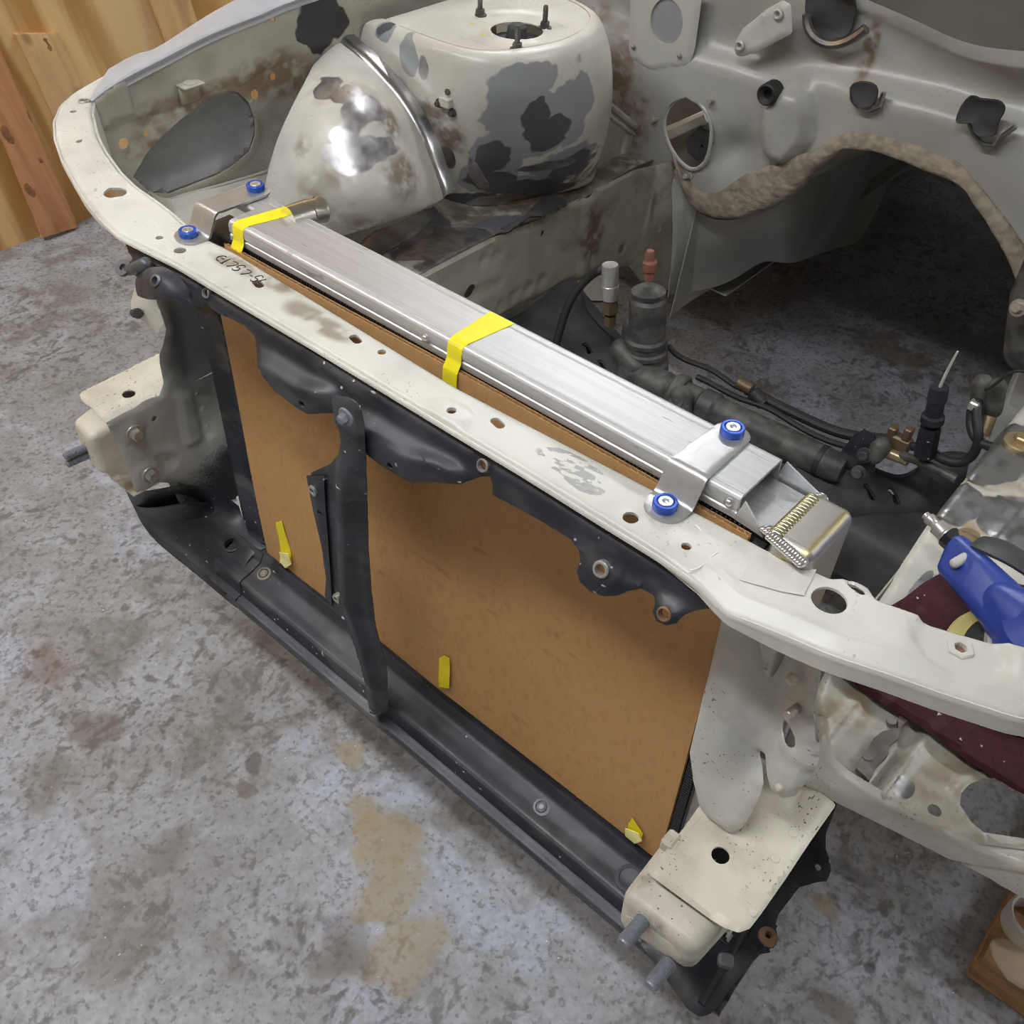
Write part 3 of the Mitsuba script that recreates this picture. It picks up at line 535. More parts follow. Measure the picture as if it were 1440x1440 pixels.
# ---------------------------------------------------------------- corrugated cardboard sheet
def card_col(p, n, uv):
    c = mix((0.47, 0.265, 0.105), (0.42, 0.23, 0.09), fbm(p.x * 6, p.y * 6, p.z * 6, 4))
    c = mix(c, (0.36, 0.19, 0.07), 0.45 * smoothstep(0.5, 0.75, fbm(p.x * 180, p.y * 60, p.z * 60, 3)))
    return mix(c, (0.30, 0.155, 0.06), 0.5 * smoothstep(0.66, 0.78, fbm(p.x * 45 + 2, p.y * 45, p.z * 80, 3)) * smoothstep(0.5, 0.7, noise(p.x * 8, 0.0, p.z * 8)))
mat('m_card', card_col, 0.75)
mat('m_card_edge', lambda p, n, uv: mix((0.62, 0.42, 0.22), (0.42, 0.25, 0.11), noise(p.x * 400, p.y * 400, p.z * 40)), 0.8)
CARD = thing('cardboard_sheet', 'brown corrugated cardboard sheet in front of the radiator', 'cardboard')
co = [(-.002, -.010), (.682, -.016), (.6805, .4990), (.36, .5), (.034, .4985), (.030, .49), (-.004, .488)]
warp = lambda a, b, d: .0012 * np.sin(a * 9 + 1) + .0010 * np.sin(b * 14 + a * 5) + .0035 * np.sin(a * 70) * np.exp(-((a - .40) / .07) ** 2) * np.exp(-((b - .28) / .10) ** 2)
add(CARD + '__front_liner', sheet(co, FY(-.0052), h=warp, res=.02, t=.0006), 'm_card')
add(CARD + '__back_liner', sheet(co, FY(-.0012), h=warp, res=.02, t=.0006), 'm_card')
xs = np.arange(.031, .6805, .00075); wv = np.stack([xs, -.0029 + .0012 * np.sin(xs * 2 * math.pi / .0068)], 1)
rows = [[(x, y - (.0012 * math.sin(x * 9 + 1) + .0010 * math.sin(z * 14 + x * 5)), z) for x, y in wv] for z in (.465, .4991)]
add(CARD + '__fluting', loft(rows, 2, len(xs), .0005, ku=1, kv=1), 'm_card_edge', 'pale wavy fluting at the cut edge', smooth=True)

# ---------------------------------------------------------------- yellow tape
mat('m_tape', lambda p, n, uv: mix((0.83, 0.72, 0.012), (0.74, 0.62, 0.01), fbm(p.x * 70, p.y * 70, p.z * 70, 3)), 0.45)
mat('m_tape_pale', (0.82, 0.78, 0.33), 0.6)
def tape_over(xf, xr, w, z0, lab, skew=0.0):
    k = thing('tape_strip', lab, 'tape', 'yellow tape strips')
    path = [(.0615, ZT + .0006), (.03, ZT + .0006), (.0072, ZT + .0007), (.003, ZT - .0006), (.0002, .5215), (-.0006, .517), (-.0012, .507), (-.0064, .4985), (-.0072, .492), (-.0078, z0)]
    rows = []
    for i, (y, z) in enumerate(path):
        t = max(0, min(1, (y) / .0615)); x = xf + (xr - xf) * t
        s = skew * t
        rows.append([(x - w / 2, y, z), (x, y + .0, z), (x + w / 2 + s, y, z)])
    k2 = k; scene[k2] = mikit.ply(loft(rows, 60, 5, .0005, ku=1, kv=1), 'm_tape', smooth=35)
tape_over(.052, .064, .018, .462, 'yellow tape folded over the far end of the aluminium tank', .004)
tape_over(.365, .362, .018, .462, 'yellow tape folded over the middle of the aluminium tank', .012)
def tape_low(px, lab, pale=None, y=-.0085):
    k = thing('tape_strip', lab, 'tape', 'yellow tape strips')
    add(k + '__strip', sheet(px, FY(y), h=lambda a, b, d: .0006 * np.sin(b * 90), res=.006, t=.0005), 'm_tape')
    if pale: add(k + '__torn_end', sheet(pale, FY(y - .001), h=lambda a, b, d: .003 + .0008 * np.sin(b * 200), res=.005, t=.0008), 'm_tape_pale')
tape_low([(0.0377,0.0881),(0.0523,0.1018),(0.0565,0.0779),(0.0608,0.045),(0.0577,0.0201),(0.0358,0.0013),(0.0369,0.0465)], 'short yellow tape at the foot of the cardboard beside the far edge', [(0.0388,0.0345),(0.0612,0.0488),(0.0634,0.0278),(0.0478,0.0093),(0.0364,0.0142)])
tape_low([(0.3428,0.0579),(0.3515,0.071),(0.3611,0.0738),(0.3603,0.0129),(0.3414,-0.0015)], 'yellow tape at the foot of the cardboard right of the brace')
tape_low([(0.6381,0.0164),(0.6407,0.0321),(0.6575,0.0181),(0.6583,0),(0.6399,-0.0102)], 'folded yellow tape at the near bottom corner of the cardboard', [(0.6375,0.0109),(0.6541,0.0187),(0.6602,0.0104),(0.6521,-0.0078),(0.639,-0.0065)])

# ---------------------------------------------------------------- two clamps between bar and tank, with blue washers
mat('m_clamp', lambda p, n, uv: mix((0.52, 0.52, 0.52), (0.42, 0.42, 0.42), fbm(p.x * 120, p.y * 120, p.z * 120, 3)), 0.36, 0.75)
mat('m_blue', lambda p, n, uv: mix((0.02, 0.075, 0.42), (0.025, 0.10, 0.50), noise(p.x * 90, p.y * 90, p.z * 90)), 0.3, 0.35, clearcoat=0.5)
mat('m_bolt_head', (0.72, 0.74, 0.76), 0.28, 0.85)
def clamp(xa, xb, ya, yb, w0, w1, lab):
    k = thing('mounting_clamp', lab, 'clamp', 'radiator clamps with blue washers')
    # outline in the developed strip: s along the strip, then bent in z
    def prof(y):
        y = np.asarray(y); t = np.clip((y - (ya + .010)) / .017, 0, 1); return .5035 + (ZT + .003 - .5035) * (t * t * (3 - 2 * t))
    pts = []
    L = yb - ya
    def ctr(y): return xa + (xb - xa) * (y - ya) / L
    th = np.linspace(math.pi, 2 * math.pi, 14)
    for a in th: pts.append((ctr(ya) + w0 * math.cos(a), ya + .003 + w0 * .95 * math.sin(a)))
    for y in np.linspace(ya + .012, yb - .004, 8): pts.append((ctr(y) + w0 + (w1 - w0) * (y - ya) / L, y))
    for a in np.linspace(0, math.pi, 14): pts.append((ctr(yb) + w1 * math.cos(a) ** 1, yb + w1 * .85 * math.sin(a)))
    for y in np.linspace(yb - .004, ya + .012, 8): pts.append((ctr(y) - w0 - (w1 - w0) * (y - ya) / L, y))
    add(k + '__strap', sheet(pts, FZ(0), h=lambda a, b, d: prof(b) - np.maximum(0, .0008 - d), res=.004, t=.0028), 'm_clamp')
    for y, z, lb in ((ya, .5037, None), (yb, ZT + .0032, None)):
        w = k + '__blue_washer'
        p = (ctr(y), y, z)
        kk = add(w, ringlathe(p, (0, 0, 1), [(.0045, 0), (.0095, 0), (.0100, .0008), (.0100, .0056), (.0092, .0066), (.0074, .0066), (.0064, .0048), (.0045, .0045)], 36), 'm_blue', 'anodised blue washer')
        b = lathe((p[0], p[1], z + .0038), (0, 0, 1), [(.0058, 0), (.0062, .001), (.0060, .0026), (.0056, .0030), (.0030, .0030), (.0026, .0006)], 28)
        add(kk + '__bolt', b, 'm_bolt_head', 'silver socket bolt')
clamp(.6165, .6185, -.027, .060, .0185, .0160, 'grey bent clamp with two blue washers at the near end of the tank')
clamp(-.0020, .006, -.026, .062, .0185, .0165, 'grey bent clamp with two blue washers at the far end of the tank')

# ---------------------------------------------------------------- body: posts, horns and lower pieces
paint('m_side', (0.52, 0.515, 0.48), soil=0.35, rough=0.42, specks=0.8, soilcol=(0.24, 0.23, 0.21))
paint('m_horn', (0.60, 0.57, 0.475), soil=0.45, rough=0.42, specks=0.9, soilcol=(0.34, 0.29, 0.21), f=18.0)
paint('m_inner', (0.50, 0.475, 0.40), soil=0.4, rough=0.4, specks=0.6)
mat('m_dark_zinc', lambda p, n, uv: mix((0.12, 0.125, 0.14), (0.05, 0.052, 0.06), fbm(p.x * 120, p.y * 120, p.z * 120, 3)), 0.4, 0.3)
# near side panel: stands on the horn and leans back under the bar
FR_SIDE = frame((0.70, 0.005, 0.45), (1, 0, 0), (0, 0.28, 1))
sp = [(-0.0221,-0.0359),(0.0027,-0.0314),(0.0507,-0.0172),(0.0619,-0.0351),(0.0692,-0.05),(0.0736,-0.0697),(0.0787,-0.0853),(0.0885,-0.1014),(0.0945,-0.1096),(0.0986,-0.1226),(0.0978,-0.14),(0.0964,-0.1463),(0.0937,-0.166),(0.0849,-0.1764),(0.0733,-0.1769),(0.0629,-0.17),(0.052,-0.1548),(0.0483,-0.1561),(0.0513,-0.164),(0.0649,-0.1806),(0.0669,-0.1896),(0.0679,-0.2143),(0.0662,-0.2327),(0.0593,-0.2458),(0.0477,-0.247),(0.0323,-0.2447),(0.0237,-0.2401),(0.0099,-0.2192),(-0.0027,-0.193),(-0.0047,-0.1768),(-0.0082,-0.1446),(-0.0134,-0.0986),(-0.0196,-0.0555)]
SH = [(0.0665,-0.1135),(0.0647,-0.0859),(0.051,-0.0634),(0.0052,-0.0787),(0.0284,-0.0698),(0.0459,-0.1109),(0.0805,-0.1653)]
def side_h(a, b, d):
    c = np.interp(b, [-.30, -.18, -.12, -.05, .05], [.055, .062, .060, .050, .045])
    return roll(.004)(a, b, d) - .016 * np.exp(-((a - c + .01) / .017) ** 2) * sst(-.24, -.16, b) + .006 * bump(a, b, SH[0][0], SH[0][1] - .01, .035, .04) + .006 * sst(.035, .012, a) * sst(-.24, -.1, b) + .003 * (np.exp(-((b + .075) / .004) ** 2) + np.exp(-((b + .10) / .004) ** 2) + np.exp(-((b + .125) / .004) ** 2)) * sst(.05, .062, a)
add(BODY + '__side_panel', sheet(soften(sp, .0025), FR_SIDE, [circ(SH[0][0], SH[0][1], .0105, 20, .0075, -.5)], side_h, res=.006, t=.002), 'm_side', 'grey white side panel standing on the near frame horn')
add(BODY + '__side_panel__stud', cyl(on(FR_SIDE, SH[1][0], SH[1][1], -.004), on(FR_SIDE, SH[1][0] - .002, SH[1][1], .016), .0042), 'm_steel')
for q, r in ((SH[2], .006), (SH[3], .0015), (SH[4], .0018), (SH[6], .005)):
    add(BODY + '__side_panel__rivet', hull([on(FR_SIDE, q[0], q[1], .000)], r * .9), 'm_inner')
# outer flange sweeping from the side panel to the inner wing
ra = arr([(0.7779,0.0513,0.252), (0.7855,0.0501,0.24), (0.7998,0.0522,0.225), (0.8195,0.058,0.215), (0.8492,0.0654,0.208), (0.8686,0.0716,0.205), (0.9008,0.0783,0.204), (0.9136,0.0803,0.204), (0.9273,0.088,0.204), (0.9672,0.1129,0.204), (1.0085,0.142,0.204)])
rc = arr([(0.7699,0.016,0.2501), (0.7791,0.026,0.2277), (0.7916,0.036,0.2107), (0.8147,0.05,0.1953), (0.8362,0.064,0.1815), (0.8644,0.076,0.1716), (0.8967,0.084,0.1681), (0.9133,0.086,0.1687), (0.9291,0.086,0.177), (0.9729,0.086,0.2149), (1.0084,0.086,0.2476)])
dn = rc - ra; up_ = np.array([0, .012, .002])
rows = [ra + up_, ra + [0, .004, .0025], ra + [0, 0, .0015], ra + dn * .22 + [0, -.003, .004], ra + dn * .5 + [0, -.005, .006], ra + dn * .8 + [0, -.004, .003], rc, rc + [0, .006, -.004]]
add(BODY + '__wing_flange', loft(rows, 26, 70, .002, flip=True), 'm_white', 'rolled front edge of the near inner wing')
low = [(0.9027,0.1688),(0.9285,0.1789),(0.9722,0.2167),(0.9995,0.2405),(1.0236,0.1827),(0.989,0.1742),(0.957,0.1715),(0.9413,0.1682),(0.9269,0.1699)]
add(BODY + '__wing_flange__skirt', sheet(soften(low, .004), FY(.086), [circ(*[(0.9331,0.1754)][0], .004, 10)], roll(.004), res=.01, t=.002), 'm_white')

# near frame horn: flat top plate with a hole, rounded end cap with two studs
FR_HT = FZ(.212)
ht = [(0.726,-0.1366),(0.7244,-0.1103),(0.7236,-0.0786),(0.722,-0.0492),(0.7159,-0.0216),(0.7307,0.0339),(0.7723,0.0401),(0.8172,0.0372),(0.8173,-0.0144),(0.8184,-0.0611),(0.8184,-0.101),(0.8179,-0.1187),(0.8126,-0.1282),(0.8014,-0.1327),(0.7885,-0.1345),(0.7496,-0.1361)]
hole = [(0.7639,-0.08)][0]; eA, eB = arr([(0.7884,-0.1028),(0.7851,0.0281)])
def ht_h(a, b, d):
    dd = (eB - eA) / np.linalg.norm(eB - eA); nn = np.array([-dd[1], dd[0]]); s = (a - eA[0]) * nn[0] + (b - eA[1]) * nn[1]; l = (a - eA[0]) * dd[0] + (b - eA[1]) * dd[1]
    return roll(.004)(a, b, d) - .0025 * sst(.002, -.003, s * -1) * sst(-.006, .004, l) 
add(BODY + '__frame_horn', cat(sheet(soften(ht, .004), FR_HT, [circ(hole[0], hole[1], .0082, 20)], ht_h, res=.0055, t=.002)), 'm_horn', 'beige frame horn end with a flat holed top plate')
add(BODY + '__frame_horn__side_plate', sheet([(-.10, .13), (.12, .08), (.12, .210), (-.10, .210)], FX(.801), res=.03, t=.002), 'm_horn')
add(BODY + '__frame_horn__side_plate', sheet([(-.13, .11), (.12, .08), (.12, .210), (-.13, .210)], FXn(.728), res=.03, t=.002), 'm_horn')
add(BODY + '__frame_horn__floor_plate', sheet([(.728, -.09), (.801, -.09), (.801, .12), (.728, .12)], FZ(.10), res=.03, t=.002), 'm_black')
for q in [(0.8018,-0.0191),(0.8023,-0.0517),(0.8121,-0.1067)]: add(BODY + '__frame_horn__spot_weld', cyl((q[0], q[1], .208), (q[0], q[1], .2128), .0045), 'm_horn')
cap = [(.728, -.148, .180), (.729, -.148, .146), (.782, -.148, .184), (.783, -.148, .160), (.728, -.10, .188), (.728, -.10, .14), (.786, -.10, .190), (.786, -.10, .150)]
paint('m_cap', (0.50, 0.47, 0.40), soil=0.8, rough=0.45, specks=1.0, soilcol=(0.22, 0.19, 0.14), f=26.0)
add(BODY + '__horn_cap', hull(cap, .013), 'm_cap', 'grimy rounded cap closing the horn')
add(BODY + '__horn_cap__plate', sheet(soften([(.724, .148), (.724, .166), (.742, .176), (.774, .180), (.784, .172), (.784, .160), (.76, .152)], .004), FY(-.1635), h=roll(.002), res=.006, t=.003), 'm_cap')
for u, v in ((905, 1293), (942, 1352)):
    p = (0.7427,-0.163,0.1867) if u == 905 else (0.7761,-0.163,0.1534)
    k = add(BODY + '__horn_cap__stud', threads(p, (-.02, -1, .02), .0072, .030), 'm_zinc', smooth=20)
add(BODY + '__horn_cap__latch', box((.716, -.105, .196), (.728, -.088, .212), .002), 'm_horn')
# black end bracket under the near horn
eb = [(0.7183,-0.0884),(0.795,-0.1103),(0.8085,-0.1083),(0.8148,-0.0981),(0.8165,-0.0873),(0.8164,-0.0695),(0.8181,-0.0399),(0.8216,-0.011),(0.8283,-0.003),(0.8296,0.0083),(0.8274,0.0167),(0.8179,0.0269),(0.8144,0.0408),(0.8153,0.0676),(0.8161,0.0838),(0.8283,0.1027),(0.8359,0.1118),(0.8334,0.1267),(0.8264,0.1366),(0.816,0.146),(0.8073,0.1622),(0.8017,0.1905),(0.7959,0.2197),(0.7553,0.2197),(0.736,0.1499),(0.7399,0.0331),(0.712,-0.0255)]
hb = [(0.8184,0.0065),(0.8212,0.1157),(0.816,0.1424)]
add(BODY + '__end_bracket', sheet(soften(eb, .005), FZ(-.03), [circ(hb[1][0], hb[1][1], .004, 10)], lambda a, b, d: roll(.003)(a, b, d) + .006 * np.minimum(1, d / .02), res=.009, t=.002), 'm_black', 'black lobed bracket below the near horn')
add(BODY + '__end_bracket__grommet', ringlathe((hb[0][0], hb[0][1], -.026), (0, 0, 1), [(.003, 0), (.011, 0), (.010, .004), (.004, .006)], 20), 'm_rusty', 'rusty grommet')
clp = (0.7987,-0.0489,-0.02)
add(BODY + '__end_bracket__clip', box(arr(clp) - [.008, .007, .006], arr(clp) + [.008, .007, .008], .003, .5), 'm_zinc', 'pale grey clip')
rb = [(0.8022,-0.0997,-0.027), (0.7962,0.0144,-0.024), (0.7896,0.1203,-0.024)]
add(BODY + '__end_bracket__rib', tube(rb, .004, 8), 'm_black')

# far frame horn
FR_FH = FZ(.243)
fh = [(-0.1131,-0.1258),(-0.1605,-0.119),(-0.1892,-0.1174),(-0.1999,-0.1129),(-0.2041,-0.1042),(-0.204,-0.0582),(-0.2045,0.0149),(-0.2006,0.087),(-0.1129,0.0338),(-0.1152,-0.0467),(-0.1225,-0.0662),(-0.122,-0.0739),(-0.121,-0.1015)]
fhole = [(-0.1471,-0.073)][0]; eA2, eB2 = arr([(-0.1692,-0.0899),(-0.1695,-0.0093)])
def fh_h(a, b, d):
    dd = (eB2 - eA2) / np.linalg.norm(eB2 - eA2); nn = np.array([-dd[1], dd[0]]); s = (a - eA2[0]) * nn[0] + (b - eA2[1]) * nn[1]
    return roll(.004)(a, b, d) - .003 * sst(-.003, .003, s)
add(BODY + '__frame_horn', sheet(soften(fh, .003), FR_FH, [circ(fhole[0], fhole[1], .0085, 18)], fh_h, res=.006, t=.002), 'm_horn', 'far frame horn top plate')
# its inner side plate, rising to the far side panel
ip = [(-0.1254,0.2423),(-0.1039,0.2435),(-0.0833,0.2433),(-0.0713,0.2457),(-0.0598,0.2451),(-0.0478,0.242),(-0.0377,0.257),(-0.0367,0.2874),(-0.0348,0.2994),(-0.0275,0.3119),(-0.0195,0.3322),(-0.0201,0.355),(-0.0213,0.3746),(-0.0171,0.3836),(0.0317,0.3575),(0.0413,0.3273),(0.042,0.2836),(0.039,0.208),(0.0441,0.1054),(0.0415,0.0039),(-0.0116,0.0228),(-0.0545,0.0355),(-0.0606,0.0661),(-0.063,0.0907),(-0.0679,0.1044),(-0.0806,0.1128),(-0.1027,0.1143),(-0.1155,0.1203),(-0.1178,0.1683),(-0.1203,0.2094)]
IH = [(-0.0975,0.2134),(-0.0928,0.14),(-0.0641,0.2152),(-0.0585,0.1436),(0.0073,0.1582),(0.0083,0.1898),(0.0049,0.2168),(-0.0011,0.1301)]
groove = arr([(-0.0291,0.2295),(-0.0331,0.1343)])
def ip_h(a, b, d):
    h = roll(.003)(a, b, d)
    up = inpoly(a, b, [(-0.0243,0.2361),(-0.0045,0.2254),(-0.0037,0.1671),(-0.0052,0.1492),(-0.0278,0.1476),(-0.0293,0.1759)], .003)
    h = h + .005 * up + .006 * bump(a, b, *[(-0.0138,0.3211)][0], .02, .05)
    h = h - .003 * inpoly(a, b, [(0,0.2253),(0.0282,0.2125),(0.0193,0.1411),(-0.0007,0.1427),(-0.0002,0.1775)], .002)
    h = h + .003 * flat(a, b, IH[1][0], IH[1][1], .018, .016, .25) + .003 * flat(a, b, IH[0][0], IH[0][1], .015, .015, .25)
    return h - .003 * inpoly(a, b, [(-0.0771,0.1589),(-0.0586,0.1525),(-0.0468,0.1401),(-0.0522,0.1269),(-0.0723,0.1332)], .002)
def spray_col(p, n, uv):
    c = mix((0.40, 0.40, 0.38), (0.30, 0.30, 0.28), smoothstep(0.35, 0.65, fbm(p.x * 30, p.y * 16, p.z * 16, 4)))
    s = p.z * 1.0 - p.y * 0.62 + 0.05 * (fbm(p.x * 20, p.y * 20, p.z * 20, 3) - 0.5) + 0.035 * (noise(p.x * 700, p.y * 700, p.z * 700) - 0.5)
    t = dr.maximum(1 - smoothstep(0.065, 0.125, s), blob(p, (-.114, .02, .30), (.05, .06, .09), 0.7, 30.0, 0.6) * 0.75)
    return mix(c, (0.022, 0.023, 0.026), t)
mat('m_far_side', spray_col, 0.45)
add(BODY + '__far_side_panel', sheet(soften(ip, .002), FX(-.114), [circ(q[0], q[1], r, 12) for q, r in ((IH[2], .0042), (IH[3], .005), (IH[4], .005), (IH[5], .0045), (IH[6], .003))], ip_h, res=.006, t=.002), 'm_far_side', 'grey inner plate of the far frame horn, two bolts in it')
add(BODY + '__far_side_panel__box_end', sheet([(-.168, .11), (-.114, .05), (-.114, .24), (-.168, .24)], FY(.10), res=.03, t=.002), 'm_horn')
add(BODY + '__far_side_panel__inner_web', sheet([(-.05, .0), (.05, -.03), (.12, .0), (.12, .08), (-.05, .112)], FX(-.150), res=.03, t=.002), 'm_horn')
for q in IH[:2]: add(BODY + '__far_side_panel__bolt', hexbolt((-.1105, q[0], q[1]), (1, 0, 0), .0085, .008, 1.45, .003), 'm_steel', 'zinc hexagon bolt')
add(BODY + '__far_side_panel__box_side', sheet([(-.10, .14), (.15, .06), (.15, .232), (-.10, .232)], FX(-.168), res=.04, t=.002), 'm_horn')
add(BODY + '__far_side_panel__box_floor', sheet([(-.172, -.12), (-.116, -.12), (-.116, .14), (-.172, .14)], FZ(.115), res=.03, t=.002), 'm_horn')
# rounded end cap and studs of the far horn
fc = arr([(-0.1302,0.2338),(-0.123,0.2087),(-0.1202,0.1735),(-0.117,0.1291)]); 
ca = [(-0.1265,0.2293),(-0.1243,0.1262)]; zt, zb = ca[0][1], ca[1][1]
add(BODY + '__horn_cap', hull([(-.128, -.140, .222), (-.128, -.140, .175), (-.160, -.136, .222), (-.160, -.136, .178), (-.128, -.10, .226), (-.128, -.10, .145), (-.166, -.10, .226), (-.166, -.10, .150)], .010), 'm_horn', 'beige rounded cap closing the far horn')
add(BODY + '__horn_cap_001__step', hull([(-.128, -.128, .150), (-.128, -.10, .135), (-.158, -.122, .155), (-.158, -.10, .140)], .009), 'm_horn')
for p in ((-0.1482,-0.142,0.1971), (-0.149,-0.142,0.1846)): add(BODY + '__horn_cap_001__stud', threads(p, (-.10, -1, .0), .0058, .034), 'm_zinc', smooth=20)
# black lower end of the far side, sweeping into the lower support
rows = []
P1 = [(-0.2398,-0.0749,0.02), (-0.2239,-0.074,-0.02), (-0.1879,-0.0685,-0.045), (-0.1094,-0.0634,-0.055), (-0.0377,-0.0628,-0.058), (-0.017,-0.0554,-0.056)]
P2 = [(-0.198,-0.0849,0.05), (-0.192,-0.0693,0.015), (-0.1631,-0.0585,-0.01), (-0.0977,-0.052,-0.022), (-0.0403,-0.0519,-0.026), (-0.0121,-0.0484,-0.026)]
P3 = [(-0.1459,-0.0886,0.085), (-0.1462,-0.0644,0.055), (-0.1377,-0.0423,0.02), (-0.0994,-0.0273,0), (-0.0494,-0.0284,-0.006), (-0.016,-0.0295,-0.008)]
P4 = [(-0.1018,-0.0728,0.11), (-0.1055,-0.0505,0.085), (-0.109,-0.022,0.05), (-0.0869,-0.0019,0.015), (-0.0464,-0.0034,0.004), (-0.0129,-0.0101,0)]
P5 = [(-0.1103,-0.0576,0.1), (-0.1103,-0.0278,0.075), (-0.1179,0.0012,0.04), (-0.0802,0.0177,0.01), (-0.0427,0.0136,0), (-0.0048,0.0013,0)]
lh = arr((-0.0558,-0.0286,0))
def hit(rows, p):
    """the point of a loft nearest to the camera ray of p is close to p: snap p onto the surface"""
    a = np.array(rows, float); u = np.linspace(0, 1, a.shape[0]); v = np.linspace(0, 1, a.shape[1]); g = np.linspace(0, 1, 120)
    S = np.stack([RectBivariateSpline(u, v, a[..., k], kx=min(3, len(u) - 1), ky=min(3, len(v) - 1))(g, g) for k in range(3)], -1).reshape(-1, 3)
    return S[np.argmin(np.linalg.norm((S - p)[:, :2], axis=1))]
lh = hit([P1, P2, P3, P4, P5], lh)
add(BODY + '__lower_end', loft([P1, P2, P3, P4, P5], 110, 110, .002, holes=[(lh, lh, .0105)]), 'm_black', 'black swept end of the lower crossmember')
add(BODY + '__lower_end__drain_rim', ringlathe(lh + [0, 0, .001], (.05, -.25, 1), [(.0098, -.005), (.0130, -.003), (.0125, .0015), (.0105, .002)], 28), 'm_black')
low_ = [[tuple(arr(q) - [0, -.004, .035]) for q in r] for r in (P1, P2, P3, P4, P5)]
add(BODY + '__lower_end__underside', loft(low_, 30, 30, .002), 'm_black')
# details on the lower support
for u, v in ((372, 808), (762, 1136)):
    p = (0.0179,-0.0294,-0.013) if u == 372 else (0.5374,-0.0356,-0.033)
    add(BODY + '__lower_support__plug', cat(ringlathe(p, (0, -.3, 1), [(.007, -.003), (.0115, -.003), (.0105, .003), (.0075, .004)], 24), lathe(p, (0, -.3, 1), [(.006, -.002), (.006, .004), (.003, .006)], 20)), 'm_zinc' if u == 762 else 'm_grime')
p = (0.6668,-0.0363,-0.035)
add(BODY + '__lower_support__round_seat', ringlathe(p, (0, -.2, 1), [(.0115, -.004), (.0165, -.004), (.0160, .003), (.0120, .003)], 28), 'm_black')
add(BODY + '__lower_support__overlap', loft([[(x, y - .001, z + .0025) for (x, y, z) in lrow(x, -.02 * (x / .68))[3:11]] for x in np.linspace(-.06, .0, 6)], 20, 30, .002, flip=True, ku=1, kv=1), 'm_black')
# worn pale lip behind the support, along the cardboard foot
wl = [(-0.0969,0.0189,0.03), (-0.0745,0.0087,0.02), (-0.0493,0.0029,0.012), (-0.0089,0.0037,0.01), (0.0311,-0.0039,0.006), (0.0764,-0.0014,0.002), (0.1261,0.0003,0)]
wl2 = [(-0.0956,0.0244,0.03), (-0.0722,0.0163,0.022), (-0.0449,0.0156,0.016), (-0.0036,0.013,0.014), (0.0388,0.0057,0.01), (0.0811,0.0054,0.006), (0.128,0.0055,0.003)]
add(BODY + '__lower_support__worn_lip', loft([wl, [tuple((arr(a) + arr(b)) / 2 + [0, 0, .002]) for a, b in zip(wl, wl2)], wl2], 6, 50, .0015), 'm_white', 'pale worn sheet edge')
# radiator posts at the far edge
add(BODY + '__radiator_post', cat(sheet(soften([(-0.0673,0.3814),(-0.0252,0.3928),(-0.0025,0.3874),(0.0016,0.2739),(-0.0001,0.1556),(-0.0012,0.0093),(-0.0541,-0.0245),(-0.0604,0.1451),(-0.0595,0.2867)], .002), FY(.0), h=lambda a, b, d: roll(.004)(a, b, d) + .004 * np.sin(np.clip(d, 0, .02) * 150), res=.008, t=.002),
    box((-.070, .004, .0), (-.03, .03, .44), .004)), 'm_black', 'black upright post beside the far edge of the cardboard')
# under-bar returns on the left: flared tab with curled bolt lug
lg = arr((-0.0421,-0.084,0.4716))
add(BODY + '__front_panel__lug', cat(ringlathe(lg + [0, -.002, 0], (.1, -.6, .8), [(.004, 0), (.0095, 0), (.0095, .004), (.004, .004)], 20), hull([lg + [.006, .0, 0], arr((-0.01,-0.078,0.4862))], [.006, .008])), 'm_dark_zinc')
add(BODY + '__front_panel__flare', loft([[(-0.0269,-0.082,0.464), (0.0251,-0.082,0.4969), (0.062,-0.082,0.4981), (0.0704,-0.08,0.4843)], [(-0.013,-0.092,0.4645), (0.0415,-0.096,0.4963), (0.0663,-0.092,0.4935), (0.0748,-0.084,0.4805)], [(-0.0052,-0.096,0.4592), (0.0472,-0.104,0.48), (0.0672,-0.096,0.4867), (0.079,-0.086,0.4774)]], 16, 24, .002, flip=True), 'm_black')
add(BODY + '__front_panel__weld_nut', ringlathe((0.0427,-0.097,0.4956), (.1, -.7, .7), [(.003, 0), (.0065, 0), (.0065, .004), (.004, .005)], 16), 'm_dark_zinc')
# pale wire loop hanging at the far corner
wire = [(-0.1163,-0.03,0.4122), (-0.1573,-0.02,0.3716), (-0.1749,-0.02,0.3387), (-0.174,-0.01,0.3188), (-0.1735,0,0.2872), (-0.1726,0.01,0.249)]
plain('m_pale_wire', (0.55, 0.55, 0.50), .5)
add(BODY + '__fender_bracket', loft([[(-0.2106,0.02,0.3604), (-0.2375,0.02,0.3242), (-0.264,0.02,0.2822), (-0.2523,0.02,0.2693), (-0.2076,0.02,0.2644)], [(-0.1952,0.025,0.3625), (-0.2153,0.02,0.3313), (-0.2289,0.016,0.3014), (-0.2173,0.016,0.2933), (-0.1951,0.02,0.2813)], [(-0.1572,0.02,0.3799), (-0.1817,0.02,0.3454), (-0.1911,0.02,0.3192), (-0.1887,0.02,0.3084), (-0.1763,0.02,0.2986)]], 10, 30, .002), 'm_white', 'cream bracket edge at the far corner')
add(BODY + '__fender_bracket__bolt', cyl((-0.2816,0.03,0.2586), (-0.2233,0.005,0.2945), .007), 'm_rubber')

